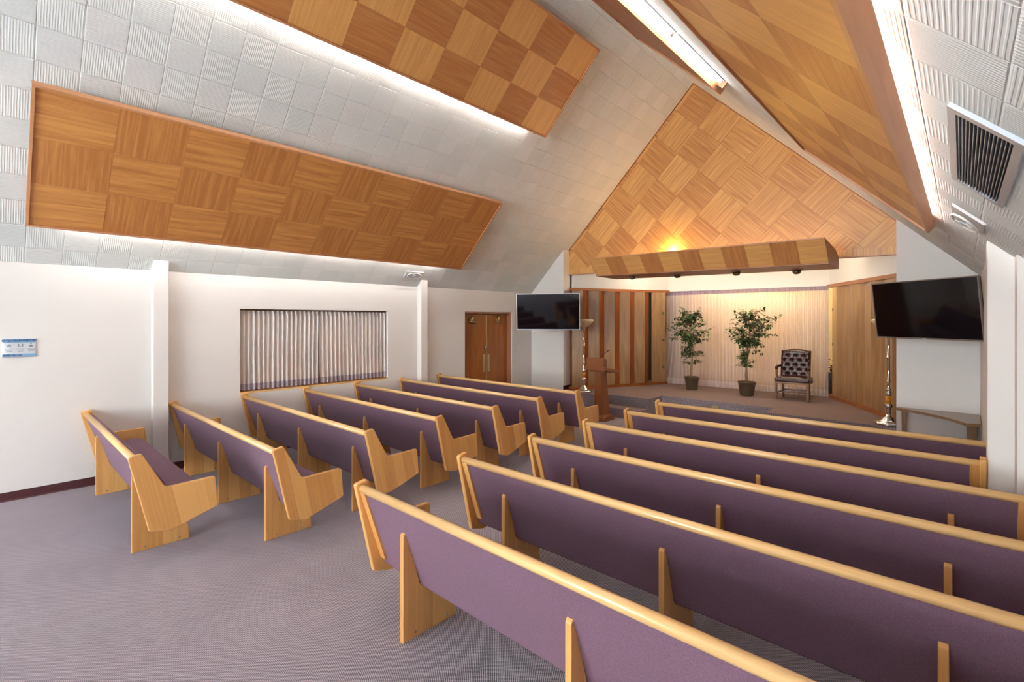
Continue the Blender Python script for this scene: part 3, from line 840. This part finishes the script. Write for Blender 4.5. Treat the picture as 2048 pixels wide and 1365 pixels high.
# lamps inside the alcove
al = empty('alcove_strip_light', (-3.4, 9.55, 2.97), label='hidden warm strip light above the stage alcove behind the gable panel', cat='strip light')
mk('lamp_channel', bbox(-1.9, 1.9, -.05, .05, .04, .1), 'whitemetal', al)
for k in range(3):
    bm = bmesh.new(); tube(bm, [(-1.85 + 1.25 * k, 0, .0), (-1.85 + 1.25 * k + 1.2, 0, 0)], .016, 10); mk('fluorescent_tube', bm, 'warmtube', al)
al = empty('curtain_strip_light', (-3.3, 11.35, 2.95), label='warm strip light behind the stage curtain', cat='strip light')
mk('lamp_channel', bbox(-1.0, 1.0, -.05, .05, .04, .1), 'whitemetal', al)
for k in range(2):
    bm = bmesh.new(); tube(bm, [(-.98 + 1.0 * k, 0, .0), (-.98 + 1.0 * k + .95, 0, 0)], .016, 10); mk('fluorescent_tube', bm, 'goldtube', al)

# ------------------------------------------------------------------ wooden light box over the stage
lb = empty('light_box', (-3.16, 8.1, 2.6), label='long wooden light box with checkered veneer front hanging over the stage', cat='light box')
ox, oy, oz = -3.16, 8.1, 2.6
XA, XB = -5.0, -1.325
fb = lambda x: 2.655 - (x - XA) * .055 / 3.675          # bottom height
ft = lambda x: 2.94 - (x - XA) * .035 / 3.675           # top height
bm = bmesh.new(); L = bm.loops.layers.uv.verify(); tl = bm.faces.layers.float.new('tint')
for k in range(11):
    a = XA + (XB - XA) * k / 11 + .001; b = XA + (XB - XA) * (k + 1) / 11 - .001
    co = [(a, 7.73, fb(a)), (b, 7.73, fb(b)), (b, 7.47, ft(b)), (a, 7.47, ft(a))]
    f = bm.faces.new([bm.verts.new((x - ox, y - oy, z - oz)) for x, y, z in co]); f[tl] = 1.0 if k % 2 else .05
    o1, o2 = random.random() * 30, random.random() * 30
    for l, (x, y, z) in zip(f.loops, co): l[L].uv = (z * 1.35 + o1, x + o2) if k % 2 else (x + o1, z * 1.35 + o2)
me = bpy.data.meshes.new('veneer_squares'); bm.to_mesh(me); bm.free(); me.materials.append(M['veneer']); o = bpy.data.objects.new('veneer_squares', me); C.objects.link(o); o.parent = lb


def hexa(pts8, name, mat, parent, g=(1, 0, 0)):
    bm = bmesh.new(); vs = [bm.verts.new((p[0] - ox, p[1] - oy, p[2] - oz)) for p in pts8]
    for q in [(0, 3, 2, 1), (4, 5, 6, 7), (0, 1, 5, 4), (1, 2, 6, 5), (2, 3, 7, 6), (3, 0, 4, 7)]: bm.faces.new([vs[i] for i in q])
    return mk(name, bm, mat, parent, g=g)


hexa([(XA, 7.734, fb(XA)), (XB, 7.734, fb(XB)), (XB, 7.474, ft(XB)), (XA, 7.474, ft(XA)), (XA, 7.75, fb(XA) + .012), (XB, 7.75, fb(XB) + .012), (XB, 7.49, ft(XB) + .0), (XA, 7.49, ft(XA) + .0)], 'front_board', 'frame', lb)
hexa([(XA - .006, 7.72, fb(XA) - .014), (XB + .006, 7.72, fb(XB) - .014), (XB + .006, 8.435, fb(XB) - .028), (XA - .006, 8.435, fb(XA) - .028), (XA - .006, 7.72, fb(XA) + .0), (XB + .006, 7.72, fb(XB) + .0), (XB + .006, 8.435, fb(XB) - .014), (XA - .006, 8.435, fb(XA) - .014)], 'bottom_board', 'board', lb)
hexa([(XA - .004, 7.462, ft(XA) - .006), (XB + .004, 7.462, ft(XB) - .006), (XB + .004, 7.49, ft(XB) - .0), (XA - .004, 7.49, ft(XA) - .0), (XA - .004, 7.458, ft(XA) + .012), (XB + .004, 7.458, ft(XB) + .012), (XB + .004, 7.49, ft(XB) + .014), (XA - .004, 7.49, ft(XA) + .014)], 'top_lip', 'frame', lb)
for x in (XA, XB):
    bm = bmesh.new(); prism(bm, [(7.475 - oy, ft(x) - oz), (7.735 - oy, fb(x) - oz), (8.435 - oy, fb(x) - .016 - oz), (8.435 - oy, 2.74 - oz), (8.19 - oy, 2.83 - oz)], 'x', x - ox - .012, x - ox + .006)
    mk('end_board', bm, 'board', lb, g=(0, 1, 0))
for k in range(3):
    bm = bmesh.new(); tube(bm, [(-1.75 + 1.2 * k, .1, .09), (-1.75 + 1.2 * k + 1.1, .1, .09)], .013, 10); mk('fluorescent_tube', bm, 'boxfill', lb)  # unseen tubes, added to brighten the gable and the far ceiling
# spotlights recessed in its underside
spots = [(-4.40, 7.98), (-3.59, 8.06), (-2.64, 8.12), (-1.83, 8.30)]
lab = ['leftmost bronze eyeball spotlight under the light box', 'second bronze eyeball spotlight from the left under the light box',
       'third bronze eyeball spotlight from the left under the light box', 'rightmost bronze eyeball spotlight under the light box']
for (x, y), lb_ in zip(spots, lab):
    z = fb(x) - .02 - (y - 7.72) * .019
    s = empty('eyeball_spotlight', (x, y, z), label=lb_, cat='spotlight', group='spotlights under the light box')
    bm = bmesh.new(); lathe(bm, [(.06, -.004), (.085, -.006), (.087, 0), (.06, .0)], 20, close=False); mk('trim_ring', bm, 'brass', s)
    bm = bmesh.new(); lathe(bm, [(.062, 0), (.058, -.025), (.042, -.05), (.028, -.055), (.027, -.035)], 18); bmesh.ops.rotate(bm, cent=(0, 0, 0), matrix=Matrix.Rotation(.35, 3, 'X'), verts=bm.verts[:])
    mk('eyeball', bm, 'bronze', s, smooth=True)
for (x, y) in spots:
    ld = bpy.data.lights.new('spotlight_beam', 'SPOT'); ld.energy = 14; ld.color = (1, .86, .68); ld.spot_size = math.radians(95); ld.spot_blend = .7; ld.shadow_soft_size = .04
    lo = bpy.data.objects.new('spotlight_beam', ld); C.objects.link(lo); lo.location = (x, y + .02, fb(x) - .1); lo.rotation_euler = (math.radians(22), 0, 0)
sp = empty('yellow_uplight', (-3.86, 8.36, 2.99), label='yellow bulb standing in the light box, lighting the gable veneer', cat='lamp')
bm = bmesh.new(); ball(bm, (0, 0, .04), .03, 12); mk('bulb', bm, 'bulb', sp, smooth=True)
bm = bmesh.new(); lathe(bm, [(.02, -.34), (.02, .01), (.012, .012)], 12); mk('lamp_holder', bm, 'bronze', sp)
ld = bpy.data.lights.new('uplight_beam', 'POINT'); ld.energy = 14; ld.color = (1, .72, .16); ld.shadow_soft_size = .03
lo = bpy.data.objects.new('uplight_beam', ld); C.objects.link(lo); lo.location = (-3.86, 8.37, 3.075)


# ------------------------------------------------------------------ televisions
def tv(loc, yaw, pitch, w, h, bez, label, arm_to):
    t = empty('television', loc, label=label, cat='television', group='wall televisions')
    t.rotation_euler = (-(-pitch) * -1 * -1, 0, yaw)
    t.rotation_euler = Matrix.Rotation(yaw, 3, 'Z').to_euler()
    m = Matrix.Rotation(yaw, 4, 'Z') @ Matrix.Rotation(pitch, 4, 'X'); m.translation = Vector(loc); t.matrix_world = m
    mk('housing', bbox(-w / 2 + .01, w / 2 - .01, .012, .05, -h / 2 + .01, h / 2 - .01, bev=.006), 'black', t)
    bm = bmesh.new(); e = .012
    box(bm, -w / 2, w / 2, -.004, .02, h / 2 - e, h / 2); box(bm, -w / 2, w / 2, -.004, .02, -h / 2, -h / 2 + e * 1.5)
    box(bm, -w / 2, -w / 2 + e, -.004, .02, -h / 2 + e * 1.5, h / 2 - e); box(bm, w / 2 - e, w / 2, -.004, .02, -h / 2 + e * 1.5, h / 2 - e)
    mk('bezel', bm, bez, t)
    mk('screen', bbox(-w / 2 + e, w / 2 - e, 0, .012, -h / 2 + e * 1.5, h / 2 - e), 'screen', t)
    mk('badge', bbox(-.025, .025, -.006, -.004, -h / 2 + .005, -h / 2 + .012), 'whitemetal', t)
    bm = bmesh.new(); box(bm, -.2, .2, .05, .065, -.15, .15); mk('mount_plate', bm, 'black', t)
    a = m.inverted() @ Vector(arm_to); bm = bmesh.new(); tube(bm, [(0, .06, 0), tuple(a)], .025, 8); box(bm, a.x - .06, a.x + .06, a.y - .02, a.y + .02, a.z - .1, a.z + .1); mk('wall_arm', bm, 'black', t)


tv((-5.917, 7.417, 1.983), .57, .119, 1.24, .713, 'tvframe', 'silver edged television on an arm beside the brown double doors', (-6.35, 8.25, 1.95))
tv((-.343, 7.43, 1.947), -.654, .121, 1.24, .70, 'tvframe_b', 'larger looking bronze edged television tilted down above the corner table', (-.1, 8.25, 1.95))


# ------------------------------------------------------------------ torchiere lamps
def torch(x, y, label):
    t = empty('torchiere_lamp', (x, y, .361), label=label, cat='floor lamp', group='silver torchiere lamps')
    bm = bmesh.new(); n = 24; rings = []
    for i, (r_, z) in enumerate([(.155, 0), (.16, .012), (.15, .03), (.115, .04), (.08, .06), (.065, .09), (.035, .11), (.03, .14)]):
        rings.append([bm.verts.new(((r_ * (1 + (.09 if i < 4 else .03) * math.cos(8 * 2 * PI * k / n)) * math.cos(2 * PI * k / n)), (r_ * (1 + (.09 if i < 4 else .03) * math.cos(8 * 2 * PI * k / n)) * math.sin(2 * PI * k / n)), z)) for k in range(n)])
    for a, b in zip(rings, rings[1:]):
        for k in range(n): bm.faces.new([a[k], a[(k + 1) % n], b[(k + 1) % n], b[k]])
    bm.faces.new(rings[0]); bm.faces.new(rings[-1]); mk('base', bm, 'silver', t, smooth=True)
    bm = bmesh.new(); lathe(bm, [(.03, .14), (.024, .17), (.034, .20), (.028, .225), (.05, .245), (.046, .275), (.036, .285), (.036, .29)], 18); mk('lower_stem', bm, 'silver', t, smooth=True)
    bm = bmesh.new(); lathe(bm, [(.034, .29), (.034, .40)], 18); mk('amber_sleeve', bm, 'amber', t)
    bm = bmesh.new(); lathe(bm, [(.036, .40), (.026, .415), (.04, .43), (.038, .45), (.02, .465), (.034, .48), (.034, .49), (.02, .51), (.014, .58), (.024, .59), (.024, .6), (.018, .605), (.018, .93), (.028, .935), (.028, .945), (.017, .95), (.015, 1.22), (.03, 1.23), (.022, 1.25), (.034, 1.27), (.024, 1.30), (.04, 1.32)], 18); mk('pole', bm, 'silver', t, smooth=True)
    bm = bmesh.new(); lathe(bm, [(.04, 1.315), (.07, 1.325), (.13, 1.365), (.185, 1.425), (.2, 1.45), (.195, 1.472), (.17, 1.48), (.16, 1.47), (.12, 1.40), (.05, 1.34)], 28); mk('bowl_shade', bm, 'alabaster', t, smooth=True)


torch(-5.66, 8.27, 'silver torchiere lamp with alabaster bowl by the accordion partition')
torch(-.758, 8.60, 'silver torchiere pole beneath the right television')

# ------------------------------------------------------------------ lectern
lc = empty('lectern', (-4.86, 7.66, 0), label='reddish wooden pedestal lectern standing before the stage steps', cat='lectern')
ox, oy, oz = 0, 0, 0


def frus(w0, d0, z0, w1, d1, z1, cx=0, cy=0):
    bm = bmesh.new(); a = [bm.verts.new((cx + sx * w0 / 2, cy + sy * d0 / 2, z0)) for sx, sy in ((-1, -1), (1, -1), (1, 1), (-1, 1))]
    b = [bm.verts.new((cx + sx * w1 / 2, cy + sy * d1 / 2, z1)) for sx, sy in ((-1, -1), (1, -1), (1, 1), (-1, 1))]
    bm.faces.new(a); bm.faces.new(b)
    for k in range(4): bm.faces.new([a[k], a[(k + 1) % 4], b[(k + 1) % 4], b[k]])
    bmesh.ops.bevel(bm, geom=bm.edges[:], offset=.004, segments=2, affect='EDGES'); return bm


mk('base', frus(.36, .38, 0, .36, .38, .035), 'lectern', lc, g=(1, 0, 0)); mk('base_step', frus(.32, .34, .035, .30, .32, .07), 'lectern', lc, g=(1, 0, 0)); mk('base_collar', frus(.27, .29, .07, .235, .265, .1), 'lectern', lc, g=(1, 0, 0))
mk('column', frus(.205, .235, .1, .13, .165, .875), 'lectern', lc)
bm = bmesh.new(); prism(bm, [(-.23, .93), (-.23, .99), (.26, .90), (.26, .84)], 'x', -.215, .215, bev=.006); mk('desk', bm, 'lectern', lc, g=(1, 0, 0))
bm = bmesh.new(); prism(bm, [(-.13, .875), (-.17, .94), (.2, .875), (.15, .86)], 'x', -.16, .16); mk('desk_bracket', bm, 'lectern', lc, g=(1, 0, 0))
mk('front_board', bbox(-.18, .18, -.21, -.185, .985, 1.13, bev=.005), 'lectern', lc, g=(1, 0, 0))
bm = bmesh.new(); box(bm, -.19, .19, -.215, -.16, 1.125, 1.14); box(bm, .168, .18, -.19, -.1, .975, 1.12); box(bm, -.18, -.168, -.19, -.1, .975, 1.12); mk('board_top', bm, 'lectern', lc, g=(1, 0, 0))
bm = bmesh.new(); tube(bm, [(.1, -.12, .975), (.1, -.13, 1.10), (.12, -.11, 1.2), (.17, -.06, 1.26)], .0045, 6); mk('microphone_gooseneck', bm, 'black', lc)
bm = bmesh.new(); tube(bm, [(.165, -.065, 1.255), (.185, -.045, 1.28)], .009, 8); mk('microphone', bm, 'black', lc)


# ------------------------------------------------------------------ potted ficus trees
def ficus(x, y, r0, hp, top, cr, seed, label, lean=0.0, lowbr=()):
    rn = random.Random(seed)
    t = empty('potted_ficus', (x, y, .361), label=label, cat='potted plant', group='potted ficus trees on the stage')
    bm = bmesh.new(); n = 28; L = bm.loops.layers.uv.verify(); prof = [(r0 * .74, 0), (r0 * .78, .02), (r0 * .97, hp - .03), (r0 * 1.04, hp - .025), (r0 * 1.04, hp), (r0 * .95, hp), (r0 * .93, hp - .03)]
    rings = [[bm.verts.new((r_ * math.cos(2 * PI * k / n), r_ * math.sin(2 * PI * k / n), z)) for k in range(n)] for r_, z in prof]
    for i, (a, b) in enumerate(zip(rings, rings[1:])):
        for k in range(n):
            f = bm.faces.new([a[k], a[(k + 1) % n], b[(k + 1) % n], b[k]]); f.smooth = True
            for l, (kk, ii) in zip(f.loops, ((k, i), (k + 1, i), (k + 1, i + 1), (k, i + 1))): l[L].uv = (kk / n, prof[ii][1])
    bm.faces.new(rings[0]); mk('wicker_pot', bm, 'wicker', t, uv=False)
    bm = bmesh.new(); lathe(bm, [(r0 * .94, hp - .03), (r0 * .5, hp - .012), (.01, hp - .005)], 20); mk('moss', bm, 'soil', t)
    bm = bmesh.new(); tr = []
    ztop = top * .93
    for k in range(9):
        f = k / 8; tr.append(Vector((.02 * math.sin(f * 7 + seed) + lean * f, .015 * math.cos(f * 5), hp - .03 + (ztop - hp) * f)))
    tube(bm, tr, [.022 - .014 * k / 8 for k in range(9)], 8)
    tr2 = [p + Vector((.03 * math.cos(3 + i * .9), .03 * math.sin(3 + i * .9), 0)) for i, p in enumerate(tr[:6])]; tube(bm, tr2, [.012 - .006 * k / 5 for k in range(6)], 6)
    ends = []

    def at(z): f = max(0, min(.999, (z - hp) / (ztop - hp))) * 8; i = int(f); return tr[i].lerp(tr[min(8, i + 1)], f - i)
    zs = []
    for k in range(62): zs.append(top * rn.uniform(.58, .93))
    for k in range(14): zs.append(top * rn.uniform(.47, .62))
    for k in range(9): zs.append(top * rn.uniform(.34, .47))
    for z in zs:
        st = at(z); a = rn.uniform(0, 2 * PI); h = z / top
        R = cr * (1.0 if .62 < h < .86 else (.62 if h >= .86 else (.55 if h > .5 else .5))) * rn.uniform(.6, 1.1)
        rise = rn.uniform(-.02, .22) * (1 if h > .55 else .2)
        e = st + Vector((math.cos(a) * R, math.sin(a) * R, rise)); m_ = st.lerp(e, .5) + Vector((0, 0, .04)); tube(bm, [st, m_, e], [.005, .004, .002], 4); ends.append((st, m_, e))
    for k in range(4):
        st = at(top * .9); e = st + Vector((rn.uniform(-.55, .55) * cr, rn.uniform(-.3, .3) * cr, top * rn.uniform(.04, .13))); m_ = st.lerp(e, .5); tube(bm, [st, m_, e], [.004, .003, .002], 4); ends.append((st, m_, e))
    mk('trunk', bm, 'bark', t, smooth=True)
    bm = bmesh.new(); tl = bm.faces.layers.float.new('tint')
    for st, m_, e in ends:
        nl = rn.randint(14, 19)
        for k in range(nl):
            f = rn.uniform(.25, 1.05); p = (st.lerp(m_, f * 2) if f < .5 else m_.lerp(e, f * 2 - 1)) + Vector((rn.uniform(-.035, .035), rn.uniform(-.035, .035), rn.uniform(-.03, .03)))
            d = Vector((rn.uniform(-1, 1), rn.uniform(-1, 1), rn.uniform(-.9, .25))).normalized(); ln = rn.uniform(.055, .085); w_ = ln * .27
            s_ = d.cross(Vector((rn.uniform(-.4, .4), rn.uniform(-.4, .4), 1))).normalized(); up = s_.cross(d) * .25
            v = [bm.verts.new(q) for q in (p, p + d * ln * .35 + s_ * w_ + up * w_, p + d * ln * .72 + s_ * w_ * .7 + up * w_, p + d * ln, p + d * ln * .72 - s_ * w_ * .7 + up * w_, p + d * ln * .35 - s_ * w_ + up * w_, p + d * ln * .5)]
            tv_ = rn.random() ** 2
            for q in ((0, 1, 6), (1, 2, 6), (2, 3, 6), (3, 4, 6), (4, 5, 6), (5, 0, 6)):
                fc = bm.faces.new([v[i] for i in q]); fc[tl] = tv_
    me = bpy.data.meshes.new('foliage'); bm.to_mesh(me); bm.free(); me.materials.append(M['leaf']); o = bpy.data.objects.new('foliage', me); C.objects.link(o); o.parent = t


ficus(-4.17, 10.07, .145, .27, 1.67, .45, 5, 'potted ficus tree at the left half of the stage curtain', lean=-.03)
ficus(-3.06, 10.0, .158, .27, 1.66, .46, 9, 'potted ficus tree in the middle of the stage, beside the leather chair', lean=.04)

# ------------------------------------------------------------------ leather armchair
ch = empty('armchair', (-2.285, 10.16, .361), rz=.06, label='oxblood button tufted leather armchair on the stage', cat='armchair')
hw = .255
for sx in (-1, 1):
    mk('front_leg', bbox(sx * hw - .022, sx * hw + .022, -.262, -.218, 0, .31, bev=.004), 'chairwood', ch)
    bm = bmesh.new(); prism(bm, [(.19, 0), (.23, 0), (.20, .31), (.155, .31)], 'x', sx * .215 - .018, sx * .215 + .018, bev=.003); mk('rear_leg', bm, 'chairwood', ch)
    bm = bmesh.new(); prism(bm, [(-.22, .12), (.195, .10), (.195, .125), (-.22, .145)], 'x', sx * .235 - .01, sx * .235 + .01); mk('side_stretcher', bm, 'chairwood', ch, g=(0, 1, 0))
    bm = bmesh.new(); prism(bm, rnd([(-.18, .36), (-.13, .36), (-.135, .55), (-.165, .59), (-.20, .56)], [0, 0, .01, .01, .01]), 'x', sx * hw - .016, sx * hw + .016, bev=.004); mk('arm_post', bm, 'chairwood', ch)
    bm = bmesh.new(); tube(bm, [(sx * hw, -.19, .585), (sx * hw, -.1, .60), (sx * hw * .95, .04, .605), (sx * hw * .9, .14, .60)], [.024, .026, .024, .02], 10); ball(bm, (sx * hw, -.19, .58), .03, 10); mk('armrest', bm, 'leather', ch, smooth=True)
mk('cross_stretcher', bbox(-.225, .225, -.03, -.005, .112, .135), 'chairwood', ch, g=(1, 0, 0)); mk('rear_stretcher', bbox(-.2, .2, .185, .205, .13, .155), 'chairwood', ch, g=(1, 0, 0))
mk('seat_rail', bbox(-.278, .278, -.268, .20, .30, .335, bev=.006), 'chairwood', ch, g=(1, 0, 0))
mk('seat_band', bbox(-.28, .28, -.27, .19, .335, .405, bev=.02, seg=3), 'leather', ch)
bm = bmesh.new(); n = 14; g_ = []
for j in range(n + 1):
    for_ = []
    for i in range(n + 1):
        x = -.26 + .52 * i / n; y = -.255 + .42 * j / n; u_ = 2 * i / n - 1; v_ = 2 * j / n - 1
        for_.append(bm.verts.new((x, y, .395 + .045 * (1 - u_ ** 4) * (1 - v_ ** 4))))
    g_.append(for_)
for j in range(n):
    for i in range(n): bm.faces.new([g_[j][i], g_[j][i + 1], g_[j + 1][i + 1], g_[j + 1][i]])
mk('seat', bm, 'leather', ch, smooth=True)
# tufted back
bt = []
for row in range(5):
    xs_ = (-.13, 0, .13) if row % 2 == 0 else (-.195, -.065, .065, .195)
    for x in xs_: bt.append((x, .80 - row * .085))
bm = bmesh.new(); nx, nz = 56, 60; gF = []; gB = []
topc = lambda x: .89 + .035 * math.cos(x / .25 * PI / 2) ** 2 + (.0 if abs(x) < .2 else 0)
for j in range(nz + 1):
    rf, rb = [], []
    for i in range(nx + 1):
        x = -.245 + .49 * i / nx; f = j / nz; z = .40 + (topc(x) - .40) * f
        y = .125 + (z - .4) * .17
        ed = min(1, (1 - abs(x) / .245) * 7) * min(1, (1 - f) * 9 + .0)
        puff = .045 * math.sqrt(max(0, min(1, ed)))
        dmin = min(math.hypot(x - bx, (z - bz)) for bx, bz in bt)
        puff -= .036 * math.exp(-(dmin / .022) ** 2)
        # diagonal creases between buttons
        for bx, bz in bt:
            ddx, ddz = x - bx, z - bz
            if abs(ddx) < .065 and abs(ddz) < .0425:
                cr_ = abs(abs(ddx) / .065 - abs(ddz) / .0425); puff -= .010 * math.exp(-(cr_ / .16) ** 2) * .5
        rf.append(bm.verts.new((x, y - puff, z))); rb.append(bm.verts.new((x, y + .03, z)))
    gF.append(rf); gB.append(rb)
for G in (gF, gB):
    for j in range(nz):
        for i in range(nx): bm.faces.new([G[j][i], G[j][i + 1], G[j + 1][i + 1], G[j + 1][i]])
for j in range(nz):
    for i in (0, nx): bm.faces.new([gF[j][i], gF[j + 1][i], gB[j + 1][i], gB[j][i]])
for i in range(nx):
    for j in (0, nz): bm.faces.new([gF[j][i], gF[j][i + 1], gB[j][i + 1], gB[j][i]])
bk = mk('backrest', bm, 'leather', ch, smooth=True)
for bx, bz in bt:
    bm = bmesh.new(); ball(bm, (bx, .125 + (bz - .4) * .17 - .012, bz), .0085, 8, sc=(1, .6, 1)); mk('button', bm, 'leather', bk, smooth=True)

# ------------------------------------------------------------------ flowers behind the curtain edge
pd = empty('flower_pedestal', (-1.83, 11.22, .361), label='black pedestal half hidden between the curtain and the right partition', cat='pedestal')
mk('column', bbox(-.13, .13, -.12, .12, .03, .44, bev=.006), 'black', pd); mk('plinth', bbox(-.15, .15, -.14, .14, 0, .03, bev=.004), 'black', pd)
fl_ = empty('flower_arrangement', (-1.83, 11.22, .802), label='purple and cream flower arrangement on the black pedestal', cat='flowers')
bm = bmesh.new(); lathe(bm, [(.05, 0), (.07, .02), (.075, .06), (.06, .08)], 14); mk('bowl', bm, 'bronze', fl_)
rn = random.Random(3)
for k in range(22):
    a = rn.uniform(0, 2 * PI); rr = rn.uniform(.0, .13); h = rn.uniform(.08, .27); p_ = (rr * math.cos(a), rr * math.sin(a), h)
    bm = bmesh.new()
    for q in range(6): ball(bm, (p_[0] + .016 * math.cos(q), p_[1] + .016 * math.sin(q), p_[2]), .017, 6, sc=(1, 1, .6))
    mk('blossom', bm, ('petal_p', 'petal_p', 'petal_y', 'petal_w')[k % 4], fl_, smooth=True)
bm = bmesh.new()
for k in range(14): a = k * 2.4; tube(bm, [(0, 0, .05), (.06 * math.cos(a), .06 * math.sin(a), .13), (.11 * math.cos(a), .11 * math.sin(a), .17)], [.004, .008, .002], 5)
mk('stems', bm, 'stem', fl_)

# ------------------------------------------------------------------ corner table
ct = empty('corner_table', (0, 0, 0), label='low corner table with a curved front edge below the right television', cat='table')
pts = [(-.62, 8.25), (.155, 8.25), (.155, 7.53), (.03, 7.46)]
for k in range(1, 12):
    t = k / 12; a = Vector((.03, 7.46)); b = Vector((-.64, 8.18)); c = Vector((-.13, 7.88)); p_ = a * (1 - t) ** 2 + c * 2 * t * (1 - t) + b * t * t; pts.append(tuple(p_))
pts.append((-.64, 8.18))
bm = bmesh.new(); prism(bm, pts, 'z', .635, .668); bm.normal_update()
for f in bm.faces:
    if f.normal.z > .5: f.material_index = 1
mk('tabletop', bm, ['table_edge', 'table_top'], ct, g=(1, 0, 0))
for x, y in ((-.56, 8.17), (.06, 7.60), (.11, 8.19)):
    bm = bmesh.new(); a = [(x - .014, y - .014), (x + .014, y + .014)]
    v0 = [bm.verts.new((x + sx * .015, y + sy * .015, 0)) for sx, sy in ((-1, -1), (1, -1), (1, 1), (-1, 1))]; v1 = [bm.verts.new((x + sx * .024, y + sy * .024, .635)) for sx, sy in ((-1, -1), (1, -1), (1, 1), (-1, 1))]
    bm.faces.new(v0); bm.faces.new(v1)
    for k in range(4): bm.faces.new([v0[k], v0[(k + 1) % 4], v1[(k + 1) % 4], v1[k]])
    mk('leg', bm, 'table_edge', ct)

# floor outlet box on the stage riser
fo = empty('outlet_box', (-3.25, 8.878, .25), label='small brass outlet box on the stage riser', cat='outlet')
mk('cover', bbox(-.06, .06, -.012, .005, -.03, .03, bev=.003), 'brass', fo)
